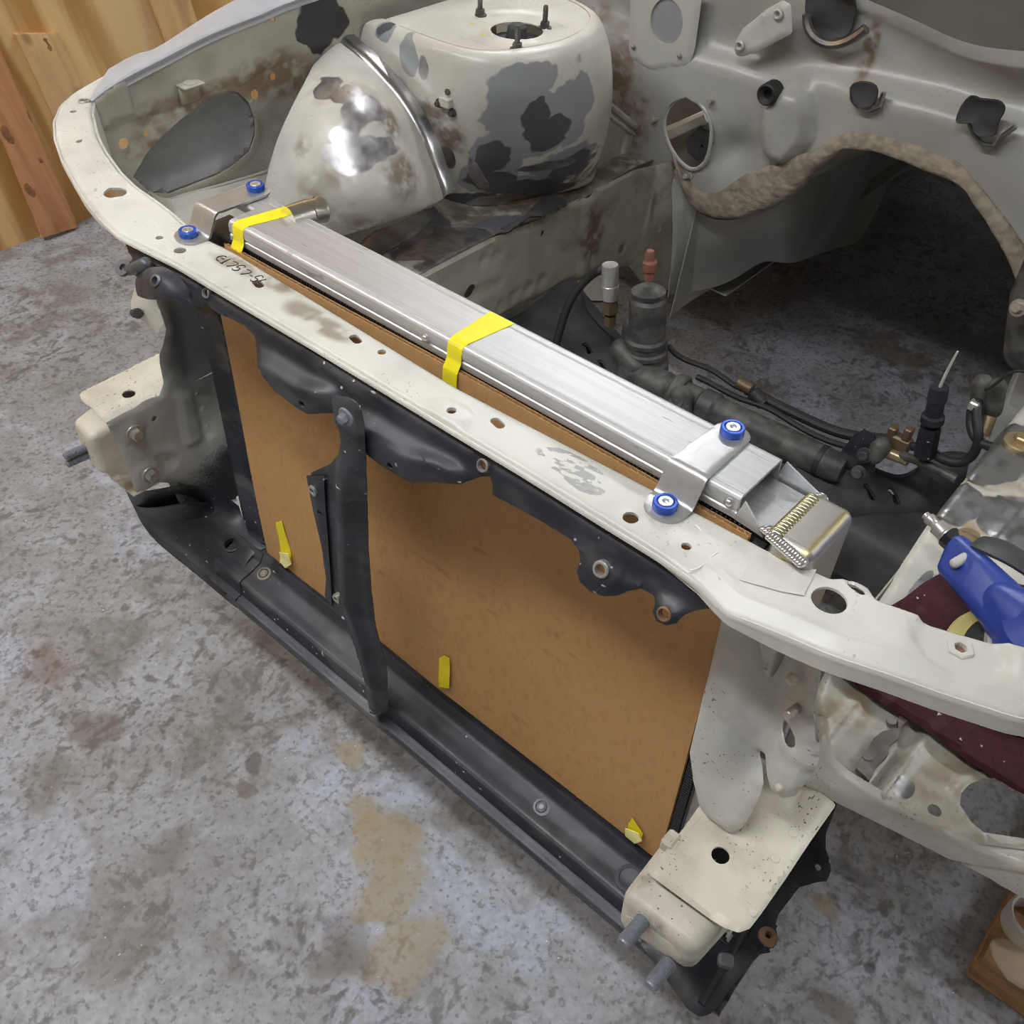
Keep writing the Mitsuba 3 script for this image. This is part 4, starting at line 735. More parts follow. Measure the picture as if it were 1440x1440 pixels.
# ---------------------------------------------------------------- engine bay
XL = -.112
paint('m_bay', (0.47, 0.455, 0.395), soil=0.45, rough=0.36, specks=0.5, rust=[((-0.112,0.5353,0.2512), (.10, .10, .03)), ((-0.2301,0.36,0.3203), (.05, .05, .045))])
paint('m_wheelhouse', (0.56, 0.55, 0.49), soil=0.4, rough=0.28, specks=0.5, f=10.0,
      bare=[((-0.2898,0.39,0.4748), (.034, .06, .013)), ((-0.2391,0.4,0.4778), (.028, .06, .011)), ((-0.2022,0.42,0.4645), (.030, .06, .018)), ((-0.1944,0.38,0.4108), (.040, .06, .020)), ((-0.2058,0.4,0.4382), (.018, .05, .016))], barecol=(0.50, 0.49, 0.50),
      rust=[((-0.2146,0.35,0.3518), (.05, .05, .05)), ((-0.1854,0.37,0.3211), (.05, .05, .03)), ((-0.2543,0.35,0.4045), (.02, .03, .022)), ((-0.1495,0.42,0.3726), (.04, .04, .03)), ((-0.1913,0.45,0.4366), (.03, .03, .02))], rustcol=(0.13, 0.085, 0.055))
paint('m_tower', (0.60, 0.585, 0.52), soil=0.3, rough=0.26, specks=0.4, f=8.0,
      primer=[((-0.2883,0.6,0.473), (.022, .04, .030)), ((-0.16,0.6553,0.3349), (.04, .05, .055)), ((-0.1,0.689,0.3844), (.05, .065, .05)), ((-0.1,0.6403,0.4585), (.05, .07, .035)), ((-0.11,0.6465,0.4105), (.05, .075, .055)), ((-0.09,0.7471,0.4055), (.04, .055, .06)), ((-0.19,0.6635,0.2858), (.04, .06, .035)), ((-0.16,0.742,0.2637), (.04, .08, .03)), ((-0.12,0.7764,0.3103), (.05, .07, .04)), ((-0.4311,0.56,0.5068), (.05, .05, .05)), ((-0.3501,0.57,0.5178), (.022, .04, .04))],
      bare=[((-0.2322,0.6,0.5484), (.03, .03, .014)), ((-0.1871,0.63,0.2851), (.010, .05, .05)), ((-0.2233,0.62,0.3259), (.014, .03, .022)), ((-0.2,0.7041,0.23), (.06, .06, .012)), ((-0.13,0.7411,0.3056), (.05, .06, .012)), ((-0.2572,0.6,0.4647), (.012, .03, .022))],
      rust=[((-0.2483,0.6,0.3892), (.03, .04, .03)), ((-0.2136,0.61,0.3617), (.025, .04, .03)), ((-0.2,0.7049,0.2096), (.06, .1, .02)), ((-0.13,0.8156,0.2495), (.05, .08, .02)), ((-0.3118,0.58,0.4111), (.02, .04, .02))], primcol=(0.26, 0.275, 0.285),
      dark=[((-0.2132,0.6355,0.232), (.07, .07, .022)), ((-0.1574,0.7607,0.232), (.08, .08, .020)), ((-0.165,0.6432,0.3371), (.04, .030, .045)), ((-0.1,0.6992,0.3698), (.05, .040, .032)), ((-0.1,0.6785,0.4045), (.03, .022, .03)), ((-0.185,0.667,0.2863), (.04, .05, .025)), ((-0.16,0.7326,0.2603), (.05, .09, .018)), ((-0.115,0.7915,0.2946), (.04, .05, .03)), ((-0.4311,0.56,0.5068), (.05, .05, .05)), ((-0.3501,0.57,0.5178), (.022, .04, .04))], darkcol=(0.075, 0.077, 0.085))
paint('m_rail', (0.36, 0.345, 0.28), soil=0.55, rough=0.42, specks=0.6, soilcol=(0.20, 0.17, 0.12), rust=[((-0.112,0.8729,0.124), (.03, .03, .05)), ((-0.1485,0.6838,0.222), (.05, .12, .02))])
paint('m_rail_top', (0.36, 0.35, 0.32), soil=0.4, rough=0.35, bare=[((-0.1746,0.4999,0.222), (.05, .06, .02)), ((-0.1171,0.5239,0.222), (.06, .08, .02))], rust=[((-0.166,0.6663,0.222), (.09, .12, .03)), ((-0.1617,0.9916,0.21), (.08, .12, .03)), ((-0.1592,0.8347,0.22), (.06, .1, .03))], primer=[((-0.1324,0.5926,0.222), (.03, .10, .02)), ((-0.2083,0.5172,0.222), (.04, .08, .02))], rustcol=(0.10, 0.075, 0.055))
paint('m_firewall', (0.40, 0.395, 0.37), soil=0.25, rough=0.3, specks=0.4, f=6.0,
      rust=[((-0.2239,1.1,0.3267), (.045, .06, .10)), ((-0.1711,1.1,0.2592), (.035, .05, .06)), ((0.2397,1.1,0.4848), (.012, .05, .05)), ((-0.2821,1.1,0.378), (.03, .05, .06))], rustcol=(0.15, 0.085, 0.04), soilcol=(0.26, 0.235, 0.19))
paint('m_apron', (0.42, 0.405, 0.345), soil=0.4, rough=0.38, specks=0.5, rust=[((-0.4,0.3974,0.4559), (.05, .10, .03)), ((-0.4,0.2924,0.4568), (.05, .12, .02)), ((-0.4,0.1804,0.4211), (.05, .04, .02))], primer=[((-0.4,0.5071,0.5144), (.05, .05, .05))], rustcol=(0.17, 0.10, 0.055), primcol=(.035, .035, .038))
mat('m_primer_grey', lambda p, n, uv: mix((0.235, 0.237, 0.24), (0.165, 0.167, 0.17), smoothstep(0.3, 0.7, fbm(p.x * 14, p.y * 14, p.z * 14, 4))), 0.42)
mat('m_dark_grey', lambda p, n, uv: mix((0.060, 0.060, 0.062), (0.032, 0.032, 0.034), smoothstep(0.3, 0.7, fbm(p.x * 20, p.y * 20, p.z * 20, 4))), lambda p, n, uv: 0.5 + 0.2 * fbm(p.x * 40, p.y * 40, p.z * 40, 2))
mat('m_cast', lambda p, n, uv: mix((0.115, 0.112, 0.105), (0.055, 0.054, 0.052), smoothstep(0.3, 0.7, fbm(p.x * 45, p.y * 45, p.z * 45, 4))), 0.55, 0.25)
mat('m_sealer', lambda p, n, uv: mix((0.34, 0.29, 0.225), (0.22, 0.19, 0.15), smoothstep(0.3, 0.7, fbm(p.x * 70, p.y * 70, p.z * 70, 4))), 0.75, bump_=lambda p, n, uv: fbm(p.x * 130, p.y * 130, p.z * 130, 3), bscale=0.004)

# far fender rail
ti = arr([(-0.4,0.1079,0.5007), (-0.4,0.1642,0.5171), (-0.4,0.2325,0.5288), (-0.4,0.3102,0.5416), (-0.4,0.4001,0.5496), (-0.4,0.472,0.5558), (-.40, .75, .562), (-.40, 1.15, .570)])
to = arr([(-0.455,0.1653,0.5081), (-0.455,0.2247,0.5179), (-0.455,0.2596,0.5215), (-0.455,0.3493,0.5447), (-0.455,0.4327,0.5614), (-0.455,0.5026,0.5722), (-.455, .75, .560), (-.455, 1.15, .568)])
mat('m_fender_top', lambda p, n, uv: mix((0.40, 0.415, 0.445), (0.33, 0.34, 0.36), fbm(p.x * 20, p.y * 14, p.z * 20, 4)), 0.38)
add(BODY + '__fender_rail', loft([ti + [0, 0, -.012], ti + [0, 0, -.003], ti + [-.003, 0, 0], (ti + to) / 2 + [0, 0, .001], to + [.003, 0, 0], to + [0, 0, -.004], to + [0, 0, -.05]], 26, 40, .002, flip=False), 'm_fender_top', 'blue grey top of the far fender rail')
fi_ = [(0.1087,0.499),(0.1651,0.5154),(0.2335,0.5271),(0.3113,0.54),(0.4014,0.5479),(0.4734,0.5541),(0.5855,0.5701),(0.9164,0.6215),(0.9266,0.3494),(0.6684,0.4231),(0.5256,0.4718),(0.4052,0.4683),(0.3358,0.4542),(0.235,0.4532),(0.165,0.4555),(0.1122,0.4508),(0.1095,0.4759)]
add(BODY + '__fender_rail__inner_face', sheet(fi_, FX(-.402), [circ(q[0], q[1], .0035, 10) for q in [(0.4165,0.536),(0.3703,0.561)]], lambda a, b, d: roll(.003)(a, b, d) + .002 * (np.exp(-((a - [(0.2656,0.508)][0][0]) / .004) ** 2) + np.exp(-((a - [(0.3445,0.519)][0][0]) / .004) ** 2)) + .002 * sst(.0, .02, b - .50), res=.012, t=.002), 'm_apron')
eb_ = [(0.1054,0.5006),(0.1286,0.5113),(0.1615,0.5169),(0.1616,0.5047),(0.1633,0.4774),(0.1657,0.465),(0.1376,0.4649),(0.1137,0.4581),(0.107,0.4688)]
add(BODY + '__fender_rail__end_sleeve', sheet(soften(eb_, .003), FX(-.396), h=lambda a, b, d: roll(.004)(a, b, d), res=.006, t=.005), 'm_apron')
ap = [(0.1173,0.4622),(0.17,0.4671),(0.2399,0.4652),(0.3405,0.4668),(0.4097,0.481),(0.4901,0.4834),(0.581,0.4977),(0.6095,0.4698),(0.5294,0.4439),(0.484,0.4385),(0.4427,0.4047),(0.4082,0.3689),(0.3877,0.3403),(0.3685,0.312),(0.3184,0.3165),(0.2675,0.3206),(0.2189,0.3256),(0.1841,0.3284),(0.1495,0.3327),(0.1154,0.361),(0.0834,0.4084),(0.0756,0.4558)]
ov = [(0.1396,0.3819),(0.1686,0.4076),(0.2,0.4242),(0.2323,0.4377),(0.2761,0.4515),(0.313,0.4583),(0.3373,0.4499),(0.3535,0.4308),(0.361,0.4048),(0.3575,0.378),(0.3425,0.3564),(0.3059,0.3438),(0.2716,0.34),(0.2299,0.34),(0.1915,0.3383),(0.1602,0.3512)]
oh = [(0.1386,0.4301),(0.1765,0.4341),(0.4067,0.4544),(0.3683,0.4376)]
def ap_h(a, b, d):
    return .004 * np.exp(-((shapely.distance(Polygon(ov).exterior, shapely.points(np.c_[a, b])) - .004) / .005) ** 2)
add(BODY + '__inner_apron', sheet(ap, FX(-.405), [ov] + [circ(q[0], q[1], r, 14) for q, r in zip(oh, (.0080, .0050, .0055, .0075))], ap_h, res=.009, t=.0015), 'm_apron', 'far inner apron with round holes')
add(BODY + '__inner_apron__oval_panel', sheet(list(Polygon(ov).buffer(.003).exterior.coords)[:-1], FX(-.4075), h=lambda a, b, d: -.010 * sst(0, .03, d) + .004 * np.exp(-((d - .006) / .004) ** 2), res=.008, t=.002), 'm_primer_grey', 'smooth dark grey oval blanking panel')
tp = (-0.395,0.2521,0.4867)
add(BODY + '__inner_apron__clip_tab', cat(box(arr(tp) + [-.006, -.018, -.002], arr(tp) + [.016, .018, .001], .002), box(arr(tp) + [-.006, -.016, -.028], arr(tp) + [.001, .016, .0], .002), cyl(arr(tp) + [.004, 0, 0], arr(tp) + [.004, 0, .003], .010)), 'm_apron')
lr1 = arr([(-0.402,0.1517,0.3496), (-0.402,0.1822,0.329), (-0.402,0.2169,0.3261), (-0.402,0.2654,0.3211), (-0.402,0.3162,0.317), (-0.402,0.3693,0.3139), (-0.402,0.3988,0.3259)])
add(BODY + '__inner_tray', loft([lr1 + [0, 0, .004], lr1 + [.010, 0, .006], lr1 + [.022, 0, -.002], lr1 * [0, 1, 0] + [-.30, -.02, .285], lr1 * [0, 1, 0] + [-.20, -.03, .23], lr1 * [0, 1, 0] + [-.118, -.03, .222]], 30, 24, .002, flip=True), 'm_bay', 'cream tray between apron and frame rail')

# wheelhouse bulge, its seam and the strut tower
def px5(*a): return list(a)
WR = [[(-0.3851,0.47,0.4611), (-0.3936,0.5,0.468), (-0.4018,0.53,0.473), (-0.402,0.55,0.475)],
      [(-0.3351,0.39,0.4437), (-0.3015,0.42,0.4701), (-0.2987,0.47,0.4739), (-0.3411,0.55,0.4531)],
      [(-0.3325,0.35,0.4021), (-0.2561,0.36,0.4472), (-0.2143,0.42,0.4632), (-0.2756,0.55,0.4177)],
      [(-0.3299,0.32,0.3569), (-0.2327,0.32,0.3993), (-0.171,0.39,0.4224), (-0.2299,0.55,0.3744)],
      [(-0.3169,0.29,0.3143), (-0.2237,0.3,0.3492), (-0.1385,0.37,0.3808), (-0.1996,0.55,0.3254)],
      [(-0.3349,0.28,0.2394), (-0.236,0.3,0.2758), (-0.1342,0.38,0.3222), (-0.1812,0.55,0.2856)]]
WP = arr(WR)
add(BODY + '__wheelhouse', loft(WR, 60, 50, .002, disp=lambda V: np.c_[0 * V[:, 0], -.0016 * (meshkit.fbm(V * 22, 3) - .5) - .004 * np.exp(-(np.linalg.norm(V - arr((-0.2803,0.4,0.4583)), axis=1) / .022) ** 2) - .005 * np.exp(-(np.linalg.norm(V - arr((-0.2103,0.42,0.4582)), axis=1) / .018) ** 2) + .006 * np.exp(-(np.linalg.norm(V - arr((-0.1935,0.38,0.4196)), axis=1) / .020) ** 2), 0 * V[:, 0]]), 'm_wheelhouse', 'bulging wheelhouse with patches ground to shiny metal', smooth=True)
mat('m_bare', lambda p, n, uv: mix((0.46, 0.45, 0.45), (0.28, 0.28, 0.29), smoothstep(0.35, 0.65, fbm(p.x * 30, p.y * 30, p.z * 30, 4))), 0.26, 0.95)
seam = [(-0.4614,0.575,0.5097), (-0.4398,0.565,0.4844), (-0.4026,0.552,0.4744), (-0.3653,0.549,0.4647), (-0.3388,0.548,0.4553), (-0.3013,0.548,0.4367), (-0.2734,0.548,0.4199), (-0.2475,0.548,0.3982), (-0.2278,0.548,0.3768), (-0.2096,0.548,0.3523), (-0.1976,0.548,0.3279), (-0.1837,0.548,0.3049), (-0.1745,0.548,0.2861)]
sa = arr(seam)
add(BODY + '__wheelhouse__seam_flange', loft([sa + [.004, .02, .006], sa + [.002, .004, .008], sa + [.000, -.004, .006], sa + [-.003, -.009, .000], sa + [-.008, -.008, -.005], sa + [-.013, -.003, -.009]], 16, 60, .002), 'm_bare', 'shiny bare welded seam')
tw = []
for z, r in ((.500, [(-.375, .615), (-.30, .607), (-.20, .612), (-.148, .650), (-.117, .74), (-.133, .835), (-.2, .905), (-.375, .91)]),
             (.4985, [(-.385, .604), (-.30, .598), (-.195, .602), (-.138, .645), (-.106, .74), (-.124, .842), (-.2, .915), (-.385, .92)]),
             (.492, [(-.395, .594), (-.30, .590), (-.188, .596), (-.130, .641), (-.098, .74), (-.117, .848), (-.2, .922), (-.395, .93)]),
             (.475, [(-.400, .588), (-.30, .586), (-.180, .595), (-.122, .645), (-.090, .745), (-.108, .852), (-.195, .93), (-.40, .94)]),
             (.43, [(-.41, .585), (-.3, .585), (-.172, .598), (-.112, .658), (-.082, .75), (-.096, .855), (-.18, .94), (-.4, .95)]),
             (.34, [(-.41, .58), (-.3, .585), (-.190, .613), (-.122, .68), (-.086, .765), (-.096, .865), (-.18, .95), (-.4, .96)]),
             (.26, [(-.42, .58), (-.32, .59), (-.228, .625), (-.165, .70), (-.122, .785), (-.12, .88), (-.2, .95), (-.4, .96)]),
             (.215, [(-.42, .58), (-.34, .59), (-.25, .63), (-.195, .715), (-.155, .81), (-.14, .9), (-.22, .96), (-.4, .97)])):
    tw.append([(x, y, z) for x, y in r])
add(BODY + '__strut_tower', loft(tw, 46, 70, .002, flip=True, ku=2, disp=lambda V: np.c_[.0025 * (meshkit.fbm(V * 16 + 3, 3) - .5), .0025 * (meshkit.fbm(V * 16 + 8, 3) - .5), 0 * V[:, 0]]), 'm_tower', 'cream strut tower sanded through to dark primer on its inner side', smooth=True)
topring = [(x, y) for x, y, _ in tw[0]]
cs_ = CubicSpline(np.linspace(0, 1, 8), arr(topring))(np.linspace(0, 1, 60))
SC = (-0.1989,0.739,0.5)
def top_h(a, b, d):
    q = np.hypot(a - SC[0], b - SC[1])
    return -.004 * sst(.105, .085, q) + .004 * np.exp(-((q - .046) / .005) ** 2)
add(BODY + '__strut_tower__top', sheet([tuple(q) for q in cs_], FZ(.500), [circ(SC[0], SC[1], .042, 36)], top_h, res=.008, t=.002), 'm_tower', None, smooth=50)
add(BODY + '__strut_tower__mount_disc', cat(lathe((SC[0], SC[1], .478), (0, 0, 1), [(.046, 0), (.046, .004), (.02, .006), (.017, .012), (.015, .026), (.010, .030)], 32)), 'm_dark_grey', 'dark strut mount in the round opening')
for u, v in ((675, 22), (766, 40), (727, 70)):
    p = arr((-0.2923,0.7537,0.496) if u == 675 else ((-0.1787,0.7844,0.496) if u == 766 else (-0.1451,0.677,0.496)))
    k = add(BODY + '__strut_tower__stud_nut', cat(lathe(p, (0, 0, 1), [(.011, 0), (.011, .0025), (.008, .003)], 20), lathe(p + [0, 0, .003], (0, 0, 1), [(.0078, 0), (.0078, .007), (.006, .008)], hexa=True), threads(p + [0, 0, .009], (0, 0, 1), .0045, .026)), 'm_cast', smooth=25)
plain('m_yellow_mark', (0.60, 0.50, 0.12), .6)
for q in [(-0.273,0.7155),(-0.2247,0.6881)]: add(BODY + '__strut_tower__paint_mark', lathe((q[0], q[1], .4955), (0, 0, 1), [(.004, 0), (.0035, .0012)], 9), 'm_yellow_mark', 'yellow paint dab')
# little bracket with two nuts on the flank of the tower
FR_BK = frame((-0.2084,0.592,0.4252), (1, .02, 0), (0, 0, 1))
add(BODY + '__strut_tower__bracket', cat(sheet(soften([(-.012, .028), (.008, .030), (.016, .01), (.016, -.028), (.008, -.030), (-.004, -.004)], .004), (FR_BK[0], *FR_BK[1:]), h=roll(.002), res=.006, t=.002), box((-.012, -.010, 0), (.010, .006, .014), .002, F=FR_BK)), 'm_bay')
for a, b in ((-.012, -.006), (.002, .014), (.008, -.018)): add(BODY + '__strut_tower__nut', hexbolt(on(FR_BK, a, b, .010 if b < .01 and a < 0 else .001), FR_BK[3], .005, .006), 'm_cast')

# far frame rail
rt = [(0.1214,0.1985),(0.2434,0.2186),(0.3743,0.2234),(0.4366,0.2223),(0.5877,0.2224),(0.6056,0.2195),(0.7184,0.208),(0.7531,0.2143),(0.859,0.2045),(0.8769,0.2136),(0.9949,0.2123),(1.1281,0.1873),(1.1473,0.1619),(1.1828,0.1167),(1.2358,0.0523),(1.277,-0.0026),(1.3141,-0.0778),(1.3049,-0.1473),(1.2602,-0.1676),(1.1671,-0.1166),(1.0832,-0.0686),(1.021,-0.0024),(0.9036,0.039),(0.732,0.0482),(0.6311,0.0555),(0.4312,0.0686),(0.2704,0.0669),(0.1552,0.076)]
dm = [(0.6068,0.1887),(0.5708,0.1897),(0.6126,0.1316),(0.7352,0.0829),(0.6944,0.0853),(0.6203,0.081),(0.6529,0.0856),(0.7668,0.1779),(0.9807,0.0554),(1.1902,0.0194)]
rh_ = [(0.7265,0.1819),(0.5396,0.1446),(1.0936,0.1239),(1.111,0.0504),(0.981,0.0537)]
def rail_h(a, b, d):
    h = roll(.006)(a, b, d)
    for q in dm: h = h - .004 * flat(a, b, q[0], q[1], .009, .009, .5)
    x0 = [(0.88,0.1649)][0][0]; x1 = [(0.8502,0.1614)][0][0]
    h = h + .006 * sst(x1 - .01, x1, a) - .004 * np.exp(-((a - x0) / .006) ** 2)
    return h - .0035 * inpoly(a, b, [(0.434,0.1506),(0.59,0.1439),(0.6093,0.1217),(0.4498,0.123)], .004)
add(BODY + '__frame_rail', sheet(soften(rt, .004), FX(XL), [circ(q[0], q[1], r, 14) for q, r in zip(rh_, (.0055, .013, .006, .009, .009))], rail_h, res=.0085, t=.002), 'm_rail', 'dirty cream frame rail with dimples and holes')
add(BODY + '__frame_rail__outer_plate', sheet([(.20, -.04), (1.40, -.06), (1.40, .16), (.20, .21)], FX(-.20), res=.1, t=.002), 'm_rail')
rl = arr([(-0.112,0.2438,0.222), (-0.112,0.3744,0.2246), (-0.112,0.4366,0.2236), (-0.112,0.5877,0.2238), (-0.112,0.7182,0.2094), (-0.112,0.8588,0.206), (-0.112,0.9946,0.2139), (-0.112,1.1276,0.1889)]) + [-.004, 0, .001]
w_ = np.array([.13, .13, .13, .13, .12, .11, .10, .09])[:, None]
add(BODY + '__frame_rail__top', loft([rl, rl + w_ * [-.33, 0, .012], rl + w_ * [-.66, 0, -.015], rl + w_ * [-1, 0, .10], rl + w_ * [-1.35, 0, .30]], 26, 70, .002, flip=True, ku=2, disp=lambda V: np.c_[0 * V[:, 0], 0 * V[:, 0], .007 * (meshkit.fbm(V * [14, 9, 9], 3) - .5)]), 'm_rail_top', 'stained rail top with a crumpled seam', smooth=True)
mat('m_ledge', lambda p, n, uv: mix((0.30, 0.30, 0.31), (0.14, 0.135, 0.13), smoothstep(0.3, 0.7, fbm(p.x * 26, p.y * 26, p.z * 26, 4))), 0.34, 0.6)
lg_ = [(-0.236,0.3977),(-0.2454,0.4279),(-0.2507,0.4597),(-0.2535,0.5127),(-0.2523,0.5534),(-0.2465,0.5924),(-0.2295,0.5836),(-0.2164,0.5496),(-0.202,0.5082),(-0.198,0.4716),(-0.1965,0.4336),(-0.1927,0.399)]
add(BODY + '__wheelhouse_ledge', sheet(soften(lg_, .003), FZ(.238), h=lambda a, b, d: roll(.005)(a, b, d) + .006 * (meshkit.fbm(np.c_[a * 20, b * 20, 0 * a], 2) - .5), res=.008, t=.012), 'm_ledge', 'bare grey ledge at the foot of the wheelhouse')
mb = [(-0.1245,0.6141),(-0.1303,0.6259),(-0.1274,0.6501),(-0.1169,0.6751),(-0.1258,0.7102),(-0.1341,0.7433),(-0.1392,0.7652),(-0.1328,0.7913),(-0.115,0.7935),(-0.102,0.7794),(-0.1051,0.7573),(-0.1004,0.7319),(-0.0967,0.7024),(-0.1065,0.6817),(-0.1046,0.6515),(-0.106,0.6256)]
add(BODY + '__frame_rail__mount_plate', sheet(soften(mb, .003), FZ(.230), [circ(*[(-0.1217,0.638)][0], .004, 10)], lambda a, b, d: roll(.004)(a, b, d) + .006 * np.sin(a * 60 + b * 30) , res=.007, t=.005), 'm_dark_grey', 'dark wavy plate lying along the rail edge')
# apron behind the tower, up to the firewall
rp = [(0.8064,0.426),(0.8463,0.4115),(0.9592,0.3357),(1.0894,0.2457),(1.1769,0.1866),(1.2061,0.1519),(1.1876,0.1424),(1.0519,0.1956),(0.9141,0.204),(0.829,0.2045),(0.7789,0.3129)]
add(BODY + '__rear_apron', sheet(rp, FX(-.172), [circ(*[(0.9282,0.3048)][0], .013, 16)], lambda a, b, d: .004 * np.exp(-((d - .014) / .004) ** 2), res=.012, t=.002), 'm_bay', 'stained apron between tower and firewall')
add(BODY + '__rear_apron__pipe_stub', ringlathe((-0.172,0.9282,0.3048), (1, -.2, 0), [(.010, -.02), (.013, -.02), (.013, .010), (.010, .010)], 20), 'm_rusty')
sb = arr([(-0.168,0.8394,0.4161), (-0.168,0.9561,0.3383), (-0.168,1.086,0.2487), (-0.168,1.1736,0.1882), (-0.16,1.1952,0.1585)])
add(BODY + '__rear_apron__seam', cat(tube(sb, .006, 8), tube(sb + [0, -.014, -.008], .003, 8)), 'm_bay')

# firewall
FW = 1.10
FR_FW = FY(1.068)
arch = [(-0.073,0.2194),(-0.05,0.1927),(-0.0201,0.1652),(0.0403,0.1861),(0.0851,0.2362),(0.1569,0.2915),(0.2141,0.3324),(0.2463,0.3644),(0.2878,0.3769),(0.3699,0.3809),(0.4462,0.3736),(0.4875,0.3463),(0.5367,0.3135),(0.5843,0.2787),(0.6396,0.2394)]
fw = [(-.55, .76), (-.55, .18), (-.20, .15)] + arch + [(arch[-1][0] + .02, .02), (1.25, .02), (1.25, .76)]
hp_ = [(-0.0614,0.3464),(-0.0288,0.3376),(-0.006,0.3157),(0.0025,0.2746),(-0.0053,0.2354),(-0.0276,0.2184),(-0.0564,0.2246),(-0.0871,0.2498),(-0.1018,0.2782),(-0.1007,0.3094),(-0.0868,0.3304)]
pA = [(0.1102,0.4052)][0]; pk = [(0.1433,0.3567)][0]; rdg = [(0.0752,0.4236),(0.1978,0.4461),(0.3445,0.4549),(0.5013,0.4608)]
gb = [(0.1226,0.3195),(0.0258,0.3232),(0.0031,0.2495),(0.1669,0.3138),(-0.0977,0.36),(0.2126,0.3952)]
cw = [(0.0852,0.467),(0.1969,0.4493),(0.2501,0.4428)]
def fw_h(a, b, d):
    zr = np.interp(a, [q[0] for q in rdg], [q[1] for q in rdg])
    h = -.030 * sst(zr - .025, zr + .025, b)                                             # the upper half stands back
    h = h + .030 * flat(a, b, pk[0], pk[1] - .004, .036, .056, .30) - .012 * bump(a, b, pA[0] + .07, pA[1] - .05, .03, .05)
    h = h - .030 * bump(a, b, gb[1][0] + .02, gb[1][1] - .055, .05, .035, rot=.6) + .010 * bump(a, b, gb[4][0] + .02, gb[4][1] - .02, .06, .05)
    h = h + .004 * np.exp(-((shapely.distance(LineString(arch), shapely.points(np.c_[a, b])) - .0) / .02) ** 2) * sst(.20, .26, a)
    h = h + .006 * inpoly(a, b, [(0.2289,0.4368),(0.254,0.4582),(0.3895,0.4642),(0.475,0.4454),(0.5369,0.3986),(0.561,0.3378),(0.4268,0.3917),(0.3197,0.3877),(0.2523,0.3794)], .02)
    return h + .004 * (meshkit.fbm(np.c_[a * 9, b * 9, 0 * a], 3) - .5)
add(BODY + '__firewall', sheet(fw, FR_FW, [hp_], fw_h, res=.013, t=.002), 'm_firewall', 'grey cream firewall with welded patches', smooth=True)
add(BODY + '__firewall__port_ring', tube([(q[0], 1.066, q[1]) for q in hp_ + hp_[:2]], .004, 8, 80), 'm_firewall')
for u in [(-0.1221,0.2847),(-0.0082,0.3512),(-0.0524,0.2062),(-0.0322,0.2029)]: add(BODY + '__firewall__port_nut', cat(lathe((u[0], 1.07, u[1]), (.1, -1, .2), [(.008, 0), (.007, .004)], 14), cyl((u[0], 1.07, u[1]), (u[0] - .001, 1.052, u[1] + .003), .0045)), 'm_rail')
# seen through the port: a pale rail and a dark box inside the cabin
pc = arr(hp_).mean(0)
plain('m_inside', (0.30, 0.275, 0.235), .5); plain('m_inside_pale', (0.62, 0.60, 0.55), .4)
add(BODY + '__cabin_box', box((pc[0] - .16, 1.20, pc[1] - .15), (pc[0] + .12, 1.23, pc[1] + .12), .01), 'm_inside')
q1, q2 = (-0.1413,1.15,0.2296), (-0.059,1.15,0.2874)
add(BODY + '__cabin_box__pale_rail', tube([q1, q2], .013, 10), 'm_inside_pale')
add(BODY + '__cabin_box__pedal_plate', sheet(soften([(-0.0973,0.2301),(-0.0695,0.2666),(-0.0439,0.2604),(-0.0349,0.2324),(-0.0611,0.1984),(-0.0866,0.2091)], .004), FY(1.14), [circ(*[(-0.056,0.2315)][0], .004, 10)], roll(.003), res=.01, t=.012), 'm_dark_grey')
# plates and patches on the firewall
plain('m_plate', (0.50, 0.495, 0.46), .35)
plA = [(-0.2145,0.5006),(-0.2026,0.3942),(-0.1938,0.3787),(-0.15,0.3682),(-0.1374,0.3702),(-0.0812,0.3899),(-0.0676,0.3995),(-0.0626,0.4287),(-0.0634,0.464),(-0.0643,0.5209)]
add(BODY + '__firewall__blank_plate', sheet(soften(plA, .006), FY(1.062), [circ(*[(-0.1256,0.4598)][0], .0345, 30, .0375)], roll(.006), res=.009, t=.012), 'm_plate', 'cream blanking plate with a grey disc')
plain('m_disc', (0.30, 0.305, 0.32), .45)
add(BODY + '__firewall__blank_plate__disc', sheet(circ(*[(-0.1307,0.4569)][0], .037, 30, .040), FY(1.067), res=.012, t=.004), 'm_disc', 'grey disc')
for q in [(-0.1875,0.4037),(-0.0867,0.4126)]: add(BODY + '__firewall__blank_plate__rivet', hull([(q[0], 1.058, q[1])], .0042), 'm_disc')
plB = [(0.0243,0.452),(0.0241,0.4657),(0.0331,0.4882),(0.0713,0.5277),(0.0944,0.5456),(0.1106,0.5428),(0.1227,0.506),(0.1216,0.5003),(0.0673,0.4592),(0.0428,0.445),(0.0303,0.4442)]
add(BODY + '__firewall__angled_plate', sheet(soften(plB, .006), FY(1.045), h=lambda a, b, d: roll(.005)(a, b, d) - .002 * flat(a, b, *[(0.0608,0.4914)][0], .016, .018, .2), res=.007, t=.02), 'm_plate', 'angled cream plate with two bolts')
for q in [(0.0384,0.4646),(0.0965,0.5269)]: add(BODY + '__firewall__angled_plate__bolt', ringlathe((q[0], 1.042, q[1]), (0, -1, 0), [(.004, 0), (.0085, 0), (.0085, .004), (.006, .006), (.004, .003)], 18), 'm_plate')
add(BODY + '__firewall__grommet', ringlathe((pA[0], 1.040, pA[1]), (0.05, -1, 0), [(.0065, -.018), (.018, -.018), (.018, .010), (.015, .013), (.0075, .006)], 26), 'm_rubber', 'black rubber grommet')
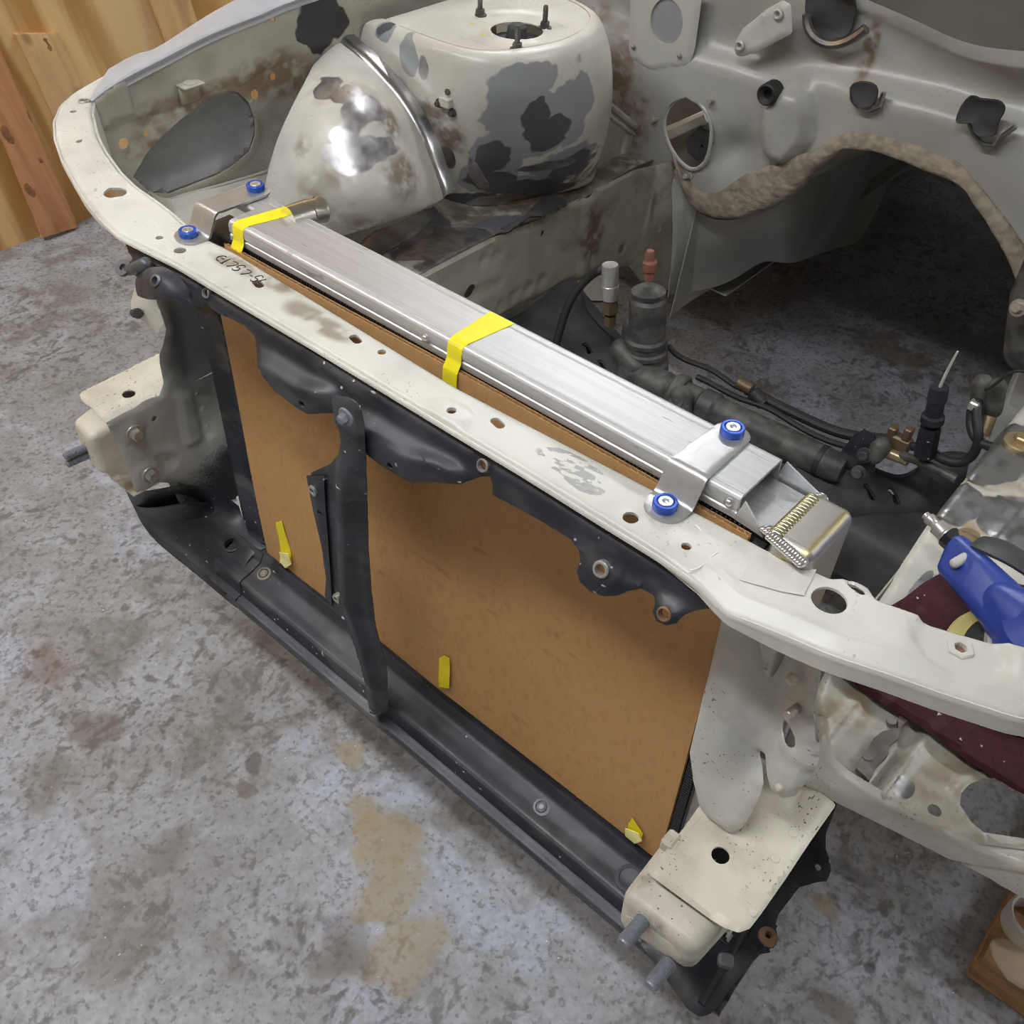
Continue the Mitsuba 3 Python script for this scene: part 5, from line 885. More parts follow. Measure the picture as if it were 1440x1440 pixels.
for px, m, nm in (([(0.2497,0.4564),(0.2772,0.467),(0.2913,0.4609),(0.2926,0.4413),(0.2835,0.4309),(0.2665,0.4295),(0.2552,0.4422)], 'm_dark_grey', 'dark patch welded over a hole'), ([(0.4267,0.4785),(0.4355,0.4904),(0.4478,0.4896),(0.4733,0.4935),(0.4853,0.4845),(0.4834,0.4671),(0.4854,0.4507),(0.4735,0.4417),(0.455,0.4438),(0.4467,0.4544),(0.4265,0.4485)], 'm_dark_grey', 'dark patch with a ragged edge'), ([(0.1234,0.5548),(0.1918,0.5694),(0.207,0.531),(0.2037,0.5131),(0.1866,0.5026),(0.1565,0.4954),(0.132,0.5138)], 'm_dark_grey', 'dark blanked opening at the top')):
    add(BODY + '__firewall__patch', sheet(smooth_poly(px, 4), FY(1.080 if 'top' in nm else 1.036), h=lambda a, b, d: -.004 * sst(0, .01, d), res=.007, t=.004), m, nm)
for pts_ in ([(0.2454,1.05,0.4498), (0.2522,1.05,0.4314), (0.2664,1.05,0.4217), (0.2838,1.05,0.4221), (0.2977,1.05,0.4328), (0.2991,1.05,0.4555)], [(0.4387,1.05,0.4513), (0.4513,1.05,0.4354), (0.4711,1.05,0.4239), (0.4877,1.05,0.4268), (0.4954,1.05,0.4466), (0.5063,1.05,0.4626)]):
    p = arr(pts_); p = resamp(p, 60); 
    add(BODY + '__firewall__weld_line', tube(p, .0042, 8, 120), 'm_bare', 'bare weld line')
add(BODY + '__firewall__weld_line', tube([(0.1333,1.068,0.5295), (0.1495,1.068,0.503), (0.1812,1.068,0.4953), (0.2146,1.068,0.5099), (0.2361,1.068,0.5319)], .008, 8), 'm_bare')
sp2 = [(-0.3351,0.4257)][0]
add(BODY + '__firewall__oval_boss', sheet(slot(sp2[0], sp2[1], .024, .022, -.5), FY(1.084), [circ(sp2[0], sp2[1], .0075, 14)], roll(.012), res=.006, t=.002), 'm_firewall')
for q in [(-0.3502,0.4285),(-0.3021,0.4292)]: add(BODY + '__firewall__oval_boss__nut', ringlathe((q[0], 1.082, q[1]), (0, -1, 0), [(.002, 0), (.006, 0), (.005, .008), (.002, .008)], 12), 'm_plate')
add(BODY + '__cowl', loft([[(0.1428,1.06,0.58), (0.2051,1.06,0.5759), (0.3146,1.06,0.562), (0.3959,1.06,0.5513), (0.4771,1.06,0.5594), (0.5695,1.06,0.5748)], [(0.1687,1.02,0.6076), (0.246,1,0.6173), (0.3572,0.97,0.6186), (0.4308,0.96,0.6232), (0.4889,0.95,0.6322), (0.5743,0.95,0.6448)], [(0.2012,0.98,0.6493), (0.279,0.95,0.6602), (0.3887,0.9,0.6733), (0.4589,0.88,0.6829), (0.5042,0.87,0.6901), (0.5754,0.87,0.7011)]], 14, 40, .002, flip=True), 'm_firewall', 'overhanging cowl edge')
# transmission tunnel with its sealed rim
ain = [(-0.0133,0.1545),(0.0141,0.1481),(0.0386,0.1467),(0.0848,0.1605),(0.1325,0.1933),(0.1798,0.2401),(0.2098,0.2921),(0.2367,0.3274),(0.2595,0.3493),(0.3072,0.3618),(0.3626,0.3603),(0.4605,0.3535),(0.5241,0.3066),(0.5713,0.2642),(0.6102,0.2176),(0.6423,0.1626)]
aout = [(-0.0656,0.2318),(-0.0489,0.2119),(-0.0235,0.189),(0.0135,0.1816),(0.0471,0.196),(0.0917,0.2443),(0.1629,0.2991),(0.2018,0.3254),(0.2515,0.3713),(0.2927,0.3837),(0.374,0.3875),(0.4496,0.3803),(0.4905,0.3533),(0.5467,0.3162),(0.5869,0.2853),(0.6483,0.23)]
A0, A1 = np.array(resamp(aout, 40)), np.array(resamp(ain, 40))
add(BODY + '__tunnel_rim', loft([np.c_[A0[:, 0], np.full(40, 1.070), A0[:, 1]], np.c_[A0[:, 0], np.full(40, 1.056), A0[:, 1]], np.c_[(A0 + A1)[:, 0] / 2, np.full(40, 1.050), (A0 + A1)[:, 1] / 2], np.c_[A1[:, 0], np.full(40, 1.056), A1[:, 1]], np.c_[A1[:, 0], np.full(40, 1.10), A1[:, 1]]], 14, 160, .003, flip=False, disp=lambda V: np.c_[0 * V[:, 0], .006 * (meshkit.fbm(V * 40, 3) - .5), .003 * (meshkit.fbm(V * 30 + 4, 3) - .5)]), 'm_sealer', 'rough tan sealed rim of the tunnel opening', smooth=True)
A1b = np.vstack([[A1[0][0] - .02, -.12], A1, [A1[-1][0] + .01, -.12]]); A1b = resamp(A1b, 60)
rows = [np.c_[A1b[:, 0], np.full(60, y), A1b[:, 1] - dz] for y, dz in ((1.085, 0), (1.25, .0), (1.6, .03), (2.2, .06), (2.8, .09))]
add(BODY + '__tunnel', loft(rows, 20, 80, .002, flip=True), 'm_firewall', 'transmission tunnel')
add(BODY + '__floor_pan', sheet([(-.6, 1.25), (A1[0][0] + .02, 1.25), (A1[0][0] + .02, 2.9), (-.6, 2.9)], FZ(-.12), res=.2, t=.004), 'm_firewall')
add(BODY + '__floor_pan', sheet([(A1[-1][0] - .01, 1.25), (1.3, 1.25), (1.3, 2.9), (A1[-1][0] - .01, 2.9)], FZ(-.12), res=.2, t=.004), 'm_firewall')
add(BODY + '__sill', sheet([(1.25, -.25), (2.9, -.25), (2.9, .15), (1.25, .15)], FX(-.6), res=.3, t=.004), 'm_firewall')
add(BODY + '__sill', sheet([(1.25, -.25), (2.9, -.25), (2.9, .15), (1.25, .15)], FX(1.3), res=.3, t=.004), 'm_firewall')
add(BODY + '__rear_closing_panel', sheet([(-.6, -.25), (1.3, -.25), (1.3, .5), (-.6, .5)], FY(2.9), res=.3, t=.004), 'm_firewall')
# toe board curving down on the far side of the tunnel
tb = [[(-0.072,1.075,0.1663), (-0.0585,1.09,0.1658), (-0.0115,1.1,0.1221), (0.0613,1.1,0.1349), (0.1057,1.11,0.1634), (0.1547,1.11,0.2118), (0.144,1.25,0.2053), (0.0788,1.55,0.1382), (-0.1095,2.3,-0.1375)], [(-0.0542,1.075,0.0851), (-0.0378,1.1,0.0819), (-0.0044,1.12,0.0633), (0.0529,1.13,0.0811), (0.1003,1.15,0.1067), (0.1469,1.16,0.15), (0.1144,1.36,0.098), (0.0443,1.7,-0.0036), (-0.1169,2.4,-0.265)], [(-0.0472,1.08,0.0062), (-0.0343,1.11,-0.0008), (-0.0062,1.16,-0.0132), (0.04,1.19,0.0097), (0.0845,1.22,0.0348), (0.1263,1.24,0.067), (0.0832,1.48,-0.023), (0.0144,1.85,-0.1608), (-0.1166,2.5,-0.4166)], [(-0.0464,1.09,-0.0786), (-0.0398,1.13,-0.0827), (-0.0079,1.2,-0.0871), (0.0283,1.25,-0.0634), (0.064,1.28,-0.0269), (0.1031,1.32,-0.0309), (0.0512,1.6,-0.1414), (-0.0211,2,-0.2992), (-0.1239,2.6,-0.5444)]]
add(BODY + '__toe_board', loft(tb, 24, 40, .002), 'm_firewall', 'curved toe board')
rc_ = arr((0.6012,1,0.2595)); 
add(BODY + '__steering_bracket', cat(hull([rc_ + [.02, .05, .06], rc_ + [.03, .03, -.02]], [.03, .035]), hull([rc_ + [.03, .03, -.02], rc_ + [.06, .02, -.10]], [.035, .04])), 'm_cast', 'grey cast bracket at the tunnel edge')
add(BODY + '__steering_bracket__bolt', hexbolt((0.6311,0.945,0.2553), (-.3, -1, .4), .009, .008), 'm_steel')

# near frame rail and inner wing
paint('m_wing', (0.54, 0.535, 0.475), soil=0.35, rough=0.30, specks=0.5, f=9.0, bare=[((0.7333,0.6265,0.222), (.045, .08, .02)), ((0.7318,0.5046,0.222), (.035, .05, .02)), ((0.8017,0.5186,0.222), (.05, .05, .02)), ((0.8563,0.0944,0.21), (.010, .012, .02)), ((0.7591,0.3331,0.22), (.008, .04, .02))], barecol=(0.36, 0.36, 0.365),
      rust=[((0.8951,0.1357,0.2), (.05, .05, .02)), ((0.7749,0.1377,0.21), (.02, .03, .02)), ((0.7372,0.5948,0.22), (.05, .04, .02)), ((0.7577,0.4553,0.22), (.04, .03, .02))], rustcol=(0.30, 0.22, 0.13), soilcol=(0.38, 0.36, 0.26))
iw = [(0.7865,0.0683),(0.7951,0.0635),(0.8184,0.0631),(0.8486,0.0653),(0.8681,0.0692),(0.9001,0.0751),(0.9128,0.0772),(0.9264,0.0848),(0.9661,0.1096),(1.0072,0.1384)]
iw = iw + [(1.25, .18), (1.25, 1.15), (.70, 1.15)] + [(0.7199,0.7901),(0.7221,0.4424),(0.7316,0.3023),(0.7334,0.1784),(0.7401,0.1353)]
wh = [(0.9041,0.1107),(0.9,0.1239),(0.9021,0.1391),(0.9101,0.1536),(0.9219,0.1643),(0.9381,0.1707),(0.9578,0.1724),(0.9768,0.1619),(0.9814,0.1392),(0.9719,0.1203),(0.96,0.1086),(0.947,0.0997),(0.9342,0.0985),(0.9199,0.1007)]
ga, gc = arr([(0.8153,0.0809),(0.8173,0.2121)]); g2a, g2c = arr([(0.8315,0.078),(0.8367,0.2119)]); g3a, g3c = arr([(0.777,0.0888),(0.7817,0.2039)])
def ln(a, b, p, q):
    d = (q - p) / np.linalg.norm(q - p); n = np.array([d[1], -d[0]]); return (a - p[0]) * n[0] + (b - p[1]) * n[1], (a - p[0]) * d[0] + (b - p[1]) * d[1]
rx0 = .728
def iw_h(a, b, d):
    h = roll(.006)(a, b, d)
    s, l = ln(a, b, g2a, g2c); h = h - .010 * np.exp(-(s / .009) ** 2)
    s3, _ = ln(a, b, g3a, g3c); h = h + .004 * np.exp(-(s3 / .006) ** 2)
    s4, _ = ln(a, b, g2a + [.014, 0], g2c + [.014, 0]); h = h + .006 * np.exp(-(s4 / .006) ** 2)
    h = h + .006 * np.exp(-((shapely.distance(Polygon(wh).exterior, shapely.points(np.c_[a, b])) - .004) / .006) ** 2)
    h = h + .012 * sst(.33, .37, b) - .004 * np.exp(-((b - .47) / .006) ** 2) - .004 * np.exp(-((b - .56) / .006) ** 2)
    return h + .0022 * (meshkit.fbm(np.c_[a * 30, b * 30, 0 * a], 3) - .5)
add(BODY + '__inner_wing', sheet(iw, FZ(.210), [wh, circ(*[(0.8887,0.0918)][0], .0065, 14)], iw_h, res=.0058, t=.002), 'm_wing', 'near inner wing panel with a large round hole', smooth=40)
add(BODY + '__inner_wing__side', sheet([(.15, .06), (1.12, .06), (1.12, .222), (.15, .205)], FXn(.727), res=.05, t=.002), 'm_rail')
br_ = [(0.8137,0.0775),(0.8121,0.1122),(0.8112,0.1201),(0.8138,0.1335),(0.8238,0.1472),(0.8187,0.1582),(0.8186,0.1813),(0.8203,0.2113),(0.8268,0.2245),(0.8306,0.2159),(0.8323,0.1845),(0.8282,0.167),(0.8255,0.1532),(0.829,0.1363),(0.8263,0.123),(0.8296,0.1131),(0.8278,0.0924),(0.8297,0.0735)]
mat('m_dull_steel', lambda p, n, uv: mix((0.42, 0.41, 0.40), (0.22, 0.21, 0.20), smoothstep(0.35, 0.7, fbm(p.x * 60, p.y * 60, p.z * 60, 4))), 0.42, 0.75)
add(BODY + '__inner_wing__strap', sheet(soften(br_, .001), FZ(.219), h=lambda a, b, d: .0025 * (meshkit.fbm(np.c_[a * 60, b * 60, 0 * a], 2) - .5), res=.004, t=.006), 'm_dull_steel', 'bare metal strap with welded spots')
for q in [(0.8156,0.0961),(0.8149,0.1502)]: add(BODY + '__inner_wing__weld_spot', lathe((q[0], q[1], .2185), (0, 0, 1), [(.005, 0), (.005, .0016), (.003, .0012)], 16), 'm_primer_grey')
bw = (0.7489,0.6704,0.226)
plain('m_gold', (0.42, 0.33, 0.20), 0.35, 0.7)
add(BODY + '__inner_wing__body_bolt', cat(lathe(bw, (0, 0, 1), [(.022, -.004), (.022, .001), (.020, .0025), (.011, .003)], 26), lathe(arr(bw) + [0, 0, .003], (0, 0, 1), [(.0115, 0), (.0115, .006), (.009, .008)], hexa=True)), 'm_gold', 'yellow zinc flanged bolt')

# ---------------------------------------------------------------- under the bay: crossmember, steering rack, lines
CM = thing('subframe', 'dark grey front subframe below the steering rack', 'subframe')
lft = [[(-0.1133,0.594,0.06), (-0.0984,0.7147,0.06), (-0.1137,0.819,0.05), (-0.0464,0.7824,0.045)], [(-0.098,0.6364,0.02), (-0.0671,0.7106,0.03), (-0.0499,0.7955,0.03), (0.0186,0.7608,0.03)], [(-0.0347,0.6436,0), (-0.0165,0.7247,0), (0.0254,0.777,0.01), (0.095,0.7485,0.01)], [(0.0263,0.6537,-0.03), (0.0687,0.7013,-0.01), (0.1211,0.7474,0), (0.1816,0.7164,0)], [(0.1093,0.6561,-0.06), (0.17,0.6747,-0.03), (0.2163,0.715,-0.02), (0.2706,0.7114,-0.02)], [(0.2295,0.6717,-0.1), (0.294,0.6517,-0.05), (0.3486,0.6709,-0.03), (0.3759,0.6717,-0.03)]]
def arm_slot(rows, p, key):
    p = hit(rows, arr(p)); d = arr((.008, -.0045, 0)); d[2] = 0
    a, b = hit(rows, p - d), hit(rows, p + d); return (a, b, .0052)
def rim(h, k):
    a, b, r = h; d = (b - a) / np.linalg.norm(b - a); n = np.cross(d, [0, 0, 1.0]); n /= np.linalg.norm(n)
    pts = [a + r * (math.cos(t) * n - math.sin(t) * d) for t in np.linspace(0, math.pi, 7)] + [b + r * (-math.cos(t) * n + math.sin(t) * d) for t in np.linspace(0, math.pi, 7)]
    add(k, tube(pts + [pts[0]], .0016, 6), 'm_dark_grey')
hl = [arm_slot(lft, p, 0) for p in ((0.0128,0.7218,-0.002), (0.0608,0.705,-0.008))]
add(CM + '__arm', loft(lft, 130, 110, .004, flip=True, holes=hl), 'm_dark_grey', 'far arm of the subframe with two slots')
for h in hl: rim(h, CM + '__arm__slot_rim')
add(CM + '__arm__underside', loft([[tuple(arr(q) - [0, 0, .05]) for q in r] for r in lft], 24, 24, .004), 'm_dark_grey')
rgt = [[(0.421,0.6226,0.02), (0.4598,0.6664,0.02), (0.5016,0.7059,0.02), (0.5477,0.7494,0.02), (0.5995,0.7607,0.02), (0.6205,0.807,0.03), (0.6682,0.8437,0.05)], [(0.4555,0.5901,0.01), (0.48,0.6626,0), (0.5217,0.6904,0), (0.5604,0.7362,0), (0.6046,0.7638,0), (0.6425,0.792,0.02), (0.6854,0.8019,0.05)],
       [(0.4809,0.5769,-0.01), (0.5117,0.6379,-0.02), (0.5481,0.6631,-0.02), (0.5847,0.6997,-0.02), (0.623,0.7334,-0.02), (0.6536,0.7711,-0.02), (0.6875,0.8303,-0.02)], [(0.4902,0.5844,-0.04), (0.5233,0.6478,-0.06), (0.5561,0.6696,-0.06), (0.5964,0.7007,-0.06), (0.6281,0.737,-0.06), (0.6551,0.7712,-0.06), (0.6924,0.8242,-0.06)], [(0.4979,0.6079,-0.1), (0.5397,0.6645,-0.13), (0.5781,0.6781,-0.13), (0.6204,0.6957,-0.13), (0.6464,0.7199,-0.13), (0.6697,0.7635,-0.13), (0.7068,0.8202,-0.13)]]
hr = [arm_slot(rgt, p, 0) for p in ((0.576,0.7246,-0.004), (0.6094,0.7437,-0.008))]
add(CM + '__arm', loft(rgt, 130, 160, .004, flip=True, holes=hr), 'm_dark_grey', 'near arm of the subframe with two slots')
for h in hr: rim(h, CM + '__arm_001__slot_rim')
add(CM + '__arm_001__underside', loft([[tuple(arr(q) - [0, 0, .05]) for q in r] for r in rgt], 24, 24, .004), 'm_dark_grey')
add(CM + '__crosspiece', loft([[(x, .77, -.05), (x, .76, -.03), (x, .70, -.03), (x, .66, -.05), (x, .65, -.12)] for x in np.linspace(.15, .72, 8)], 20, 20, .004), 'm_dark_grey')

plain('m_rust_red', (0.22, 0.09, 0.06), .6)
RK = thing('steering_rack', 'dusty grey steering rack with its pinion housing across the bay', 'steering rack')
ax0, ax1 = arr((0.2065,0.684,0.03)), arr((0.5095,0.6974,0.03))
ad = (ax1 - ax0) / np.linalg.norm(ax1 - ax0)
def along(t, up=0.0, bk=0.0): return ax0 + (ax1 - ax0) * t + np.array([0, bk, up])
add(RK + '__tube', cat(lathe(along(.22), ad, [(.024, 0), (.030, .006), (.030, .03), (.026, .036), (.026, .20), (.024, .25), (.020, .262)], 32)), 'm_cast')
add(RK + '__housing', cat(hull([along(-.22), along(.0)], [.026, .028]), hull([along(-.02, .0), along(.26, .0)], .026), lathe(along(.05), ad, [(.03, 0), (.034, .004), (.034, .018), (.030, .022)], 28)), 'm_cast')
add(RK + '__mount_ear', hull([along(.16, .02, -.03), along(.20, -.01, -.045)], .020), 'm_cast')
add(RK + '__mount_ear__bush', ringlathe(along(.17, .016, -.044), along(.165, .030, -.058) - along(.17, .022, -.05), [(.006, 0), (.012, 0), (.012, .008), (.006, .008)], 18), 'm_cast')
pt, pb = arr((0.1314,0.71,0.1712)), arr((0.1453,0.71,0.0458))
pd = (pt - pb) / np.linalg.norm(pt - pb); PL = np.linalg.norm(pt - pb)
add(RK + '__pinion_housing', lathe(pb - pd * .02, pd, [(.040, 0), (.040, .016), (.034, .020), (.034, .030), (.038, .033), (.038, .040), (.034, .043), (.034, .052), (.037, .055), (.037, .062), (.032, .066), (.031, PL + .008), (.027, PL + .014), (.029, PL + .018), (.029, PL + .024), (.020, PL + .030), (.012, PL + .032)], 32), 'm_cast', 'ribbed pinion housing')
add(RK + '__pinion_housing__side_boss', cat(hull([pb + [-.035, 0, .03], pb + [-.035, 0, .055]], .018), hull([pb + [-.04, -.02, .01], pb + [.0, -.03, .0]], .02)), 'm_cast')
add(RK + '__pinion_shaft', lathe(pt + pd * .025, pd, [(.009, 0), (.009, .012), (.012, .016), (.012, .030), (.008, .034), (.008, .046), (.006, .050)], 18), 'm_rust_red', 'rusty pinion shaft')
ft, fb = arr((0.0558,0.7,0.1977)), arr((0.0686,0.7,0.0984)); fd = (ft - fb) / np.linalg.norm(ft - fb); FL = np.linalg.norm(ft - fb)
mat('m_fit_silver', lambda p, n, uv: mix((0.62, 0.61, 0.57), (0.46, 0.45, 0.42), fbm(p.x * 60, p.y * 60, p.z * 60, 3)), 0.34, 0.6)
plain('m_brass_old', (0.17, 0.12, 0.07), .5, .5)
add(RK + '__hose_fitting', cat(lathe(fb + fd * FL * .38, fd, [(.0150, 0), (.0155, FL * .25), (.0145, FL * .26), (.0145, FL * .6), (.0135, FL * .62), (.0110, FL * .615)], 28)), 'm_fit_silver', 'bright crimped hose fitting')
add(RK + '__hose_fitting__union', cat(lathe(fb + fd * FL * .12, fd, [(.014, 0), (.014, FL * .22), (.012, FL * .26)], hexa=True), lathe(fb - fd * .012, fd, [(.011, 0), (.011, FL * .18)], hexa=True)), 'm_brass_old', 'brown brass union')
add(RK + '__boot_end', lathe(along(.93), ad, [(.020, 0), (.026, .004), (.026, .012), (.014, .02)], 24), 'm_rubber')
add(RK + '__clamp_plate', cat(sheet(soften([(0.5147,0.0374),(0.5308,0.098),(0.5408,0.1119),(0.5588,0.1137),(0.573,0.083),(0.5795,0.047),(0.5275,0.0273)], .004), FY(.70), h=roll(.003), res=.01, t=.006)), 'm_black')
for p in ((0.5614,0.688,0.048), (0.5597,0.69,0.0815)): add(RK + '__clamp_plate__bolt', hexbolt(p, (0, -1, .3), .008, .008), 'm_cast')
add(RK + '__joint_boot', hull([(0.5719,0.71,0.0931), (0.5718,0.7,0.0795)], [.016, .012]), 'm_cast')

HS = thing('fluid_hose', 'thin black hose curving from the bright fitting down to the subframe', 'hose')
scene[HS] = mikit.ply(tube([(0.04,0.7,0.1807), (0.0125,0.7,0.1531), (-0.0024,0.68,0.1163), (-0.0047,0.66,0.0738), (-0.0011,0.64,0.033)], .0072, 10), 'm_rubber', smooth=True)
PLN = thing('hydraulic_line', 'long dark hydraulic line running along the steering rack to the clip', 'pipe')
add(PLN + '__pipe', tube([(0.1627,0.75,0.0626), (0.1976,0.75,0.0511), (0.2472,0.76,0.0479), (0.2917,0.76,0.0405), (0.3261,0.76,0.0432)], .0048, 10), 'm_rubber')
add(PLN + '__pipe', tube([(0.3193,0.76,0.0427), (0.3744,0.76,0.0417), (0.4407,0.76,0.0418), (0.4909,0.76,0.046), (0.5308,0.76,0.0582), (0.5758,0.76,0.0793)], .0085, 10), 'm_rubber')
add(PLN + '__pipe', tube([(0.2309,0.745,0.0327), (0.2744,0.745,0.0322), (0.317,0.745,0.0317), (0.3637,0.745,0.0384), (0.427,0.74,0.037), (0.506,0.73,0.0476), (0.5729,0.72,0.082)], .0050, 10), 'm_rubber')
add(PLN + '__sleeve', cyl((0.3012,0.76,0.0483), (0.3292,0.76,0.0478), .0105), 'm_brass_old', 'brass sleeve')
add(PLN + '__sleeve', cyl((0.3326,0.755,0.0463), (0.3584,0.755,0.036), .0125), 'm_rubber')
add(PLN + '__tie_rod', tube([(0.6044,0.715,0.0921), (0.6421,0.7,0.107), (0.6925,0.69,0.1138)], .0065, 10), 'm_cast')
HC = thing('hose_clip', 'small brass and black clip joining two lines near the connector', 'clip')
add(HC + '__bracket', cat(box(arr((0.5903,0.73,0.0999)) + [-.018, -.008, -.012], arr((0.5903,0.73,0.0999)) + [.018, .010, .012], .003), box(arr((0.576,0.73,0.1084)) + [-.006, -.008, -.008], arr((0.576,0.73,0.1084)) + [.006, .008, .014], .002), box(arr((0.598,0.73,0.118)) + [-.006, -.008, -.008], arr((0.598,0.73,0.118)) + [.006, .008, .014], .002)), 'm_brass_old')
add(HC + '__ferrule', cyl((0.5816,0.715,0.0844), (0.617,0.715,0.0884), .0085), 'm_gold')
W2 = thing('rubber_hose', 'black rubber hose looping under the near connectors', 'hose')
scene[W2] = mikit.ply(tube([(0.612,0.72,0.1101), (0.643,0.71,0.1232), (0.6692,0.7,0.1286), (0.6875,0.7,0.1367), (0.6973,0.7,0.1608), (0.693,0.7,0.1891), (0.6813,0.71,0.2044), (0.6727,0.72,0.2164), (0.6699,0.74,0.2187)], .0068, 10), 'm_rubber', smooth=True)
W3 = thing('rubber_hose', 'black hose bending out from the near connectors to the frame rail', 'hose')
scene[W3] = mikit.ply(tube([(0.6676,0.72,0.2137), (0.6783,0.71,0.1902), (0.6961,0.7,0.1807), (0.7142,0.7,0.1809), (0.7504,0.7,0.2041)], .0068, 10), 'm_rubber', smooth=True)
E1 = thing('wire_connector', 'black plug connector standing upright with a white stripped wire', 'connector')
c0, c1 = arr((0.6374,0.7,0.1207)), arr((0.6206,0.7,0.2368)); cd = (c1 - c0) / np.linalg.norm(c1 - c0); CLn = np.linalg.norm(c1 - c0)
add(E1 + '__plug', lathe(c0, cd, [(.0155, 0), (.0165, .002), (.0150, CLn * .40), (.0145, CLn * .42)], 8), 'm_black')
add(E1 + '__socket', lathe(c0 + cd * CLn * .44, cd, [(.009, 0), (.009, .004), (.016, .006), (.016, .016), (.012, .018), (.012, CLn * .34), (.0135, CLn * .36), (.0125, CLn * .54)], 20), 'm_black')
add(E1 + '__wire', tube([c1 - cd * .004, (0.6222,0.7,0.2614), (0.6251,0.7,0.2953)], [.0022, .0022, .0016], 8), 'm_plate', 'white wire end')
E2 = thing('wire_connector', 'grey and black sensor plug beside the far end of the near frame rail', 'connector')
add(E2 + '__plug', cat(hull([(0.664,0.74,0.2401), (0.674,0.74,0.2022)], .014), hull([(0.6827,0.74,0.2436), (0.6893,0.74,0.2104)], .013)), 'm_cast')
add(E2 + '__ferrule', cyl((0.6906,0.735,0.2014), (0.695,0.72,0.1784), .0095), 'm_gold', 'brass ferrule')
add(E2 + '__clip', box(arr((0.6686,0.72,0.2167)) - .007, arr((0.6686,0.72,0.2167)) + .007, .002), 'm_fit_silver')
E3 = thing('wire', 'thin black wire curving from the sensor plug to the right', 'wire')
scene[E3] = mikit.ply(tube([(0.6729,0.72,0.2456), (0.6823,0.72,0.2599), (0.6929,0.72,0.2827), (0.7077,0.72,0.2935)], .0022, 6), 'm_rubber', smooth=True)
PP = thing('paper_scrap', 'white scrap of paper on the floor below the frame rail, behind the thin hose', 'paper')
scene[PP] = mikit.ply(sheet([(-0.4803,1.3054),(-0.4812,1.438),(-0.4646,1.4543),(-0.3566,1.2999),(-0.3972,1.2603)], FZ(-.306), h=lambda a, b, d: .006 * np.sin(a * 20 + b * 14), res=.03, t=.001), 'm_white_wall', smooth=40)

# ---------------------------------------------------------------- scuff pad, sander, chips
def pad_col(p, n, uv):
    c = mix((0.034, 0.006, 0.010), (0.065, 0.014, 0.020), fbm(p.x * 300, p.y * 300, p.z * 200, 3))
    return mix(c, (0.10, 0.05, 0.05), 0.5 * smoothstep(0.62, 0.8, fbm(p.x * 40, p.y * 40, p.z * 40, 3)))
mat('m_pad', pad_col, 0.95, bump_=lambda p, n, uv: fbm(p.x * 700, p.y * 700, p.z * 500, 2), bscale=0.002, eps=5e-4)
PD = thing('scuff_pad', 'maroon abrasive pad lying on the near inner wing', 'scuff pad')
pd_ = [(0.7674,0.372),(0.7597,0.3455),(0.7533,0.3077),(0.7379,0.2491),(0.7268,0.1834),(0.7362,0.1719),(0.7631,0.1634),(0.7977,0.1596),(0.8275,0.1606),(0.8579,0.1584),(0.8897,0.1541),(0.9162,0.1534),(0.9426,0.1551),(1.0064,0.1571),(1.0168,0.343),(0.9312,0.4416),(0.8512,0.4246),(0.8058,0.3942)]
rng = np.random.default_rng(3)
add(PD + '__web', sheet(soften(pd_, .002), FZ(.228), h=lambda a, b, d: roll(.005)(a, b, d) + .0022 * (meshkit.fbm(np.c_[a * 160, b * 160, 0 * a], 2) - .5) + .003 * (meshkit.fbm(np.c_[a * 14, b * 14, 0 * a], 2) - .5), res=.0045, t=.005), 'm_pad')
SD = thing('sander', 'blue air sander with a yellow edged disc resting on the maroon pad', 'sander')
dc = arr((0.8927,0.287,0.252)); 
mat('m_yellow_disc', lambda p, n, uv: mix((0.62, 0.52, 0.08), (0.50, 0.45, 0.22), fbm(p.x * 60, p.y * 60, 0.0, 3)), 0.5)
mat('m_sander_blue', lambda p, n, uv: mix((0.020, 0.045, 0.26), (0.030, 0.06, 0.32), fbm(p.x * 60, p.y * 60, p.z * 60, 3)), 0.34, clearcoat=0.4)
R = .083
add(SD + '__disc', lathe(dc + [0, 0, -.018], (0, 0, 1), [(R * .9, 0), (R, .002), (R * 1.0, .006), (R * .97, .010), (R * .80, .0125), (R * .79, .010)], 56), 'm_yellow_disc', 'yellow foam backing disc')
add(SD + '__disc__grit_edge', ringlathe(dc + [0, 0, -.0195], (0, 0, 1), [(R * .8, 0), (R * 1.005, 0), (R * 1.005, .002), (R * .8, .002)], 56), 'm_plate')
add(SD + '__shroud', lathe(dc + [0, 0, -.008], (0, 0, 1), [(R * .80, 0), (R * .78, .004), (R * .55, .010), (R * .50, .016), (R * .52, .018), (R * .52, .024), (R * .46, .028)], 48), 'm_dark_grey')
add(SD + '__collar', lathe(dc + [0, 0, .010], (0, 0, 1), [(R * .60, 0), (R * .62, .003), (R * .60, .008), (R * .50, .012)], 48), 'm_fit_silver')
h0, h1, h2, h3 = arr((0.7788,0.3411,0.283)), arr((0.8057,0.3206,0.29)), arr((0.841,0.3014,0.292)), dc + np.array([0, 0, .045])
add(SD + '__body', cat(hull([h0 + [-.004, .010, .006], h0 + [.0, -.010, -.010], h1 + [0, .008, .004], h1 + [.003, -.010, -.012]], [.012, .012, .014, .014]), hull([h1 + [0, .008, .004], h1 + [.003, -.010, -.012], h2 + [0, .008, 0], h2 + [.004, -.012, -.012]], [.014, .014, .018, .017]),
    hull([h2, h2 + [.004, -.012, -.012], h3 + [0, 0, -.01], dc + [0, 0, .030]], [.020, .017, .040, .044]), lathe(dc + [0, 0, .016], (0, 0, 1), [(.046, 0), (.048, .01), (.046, .03), (.030, .05)], 40)), 'm_sander_blue', 'glossy blue body')
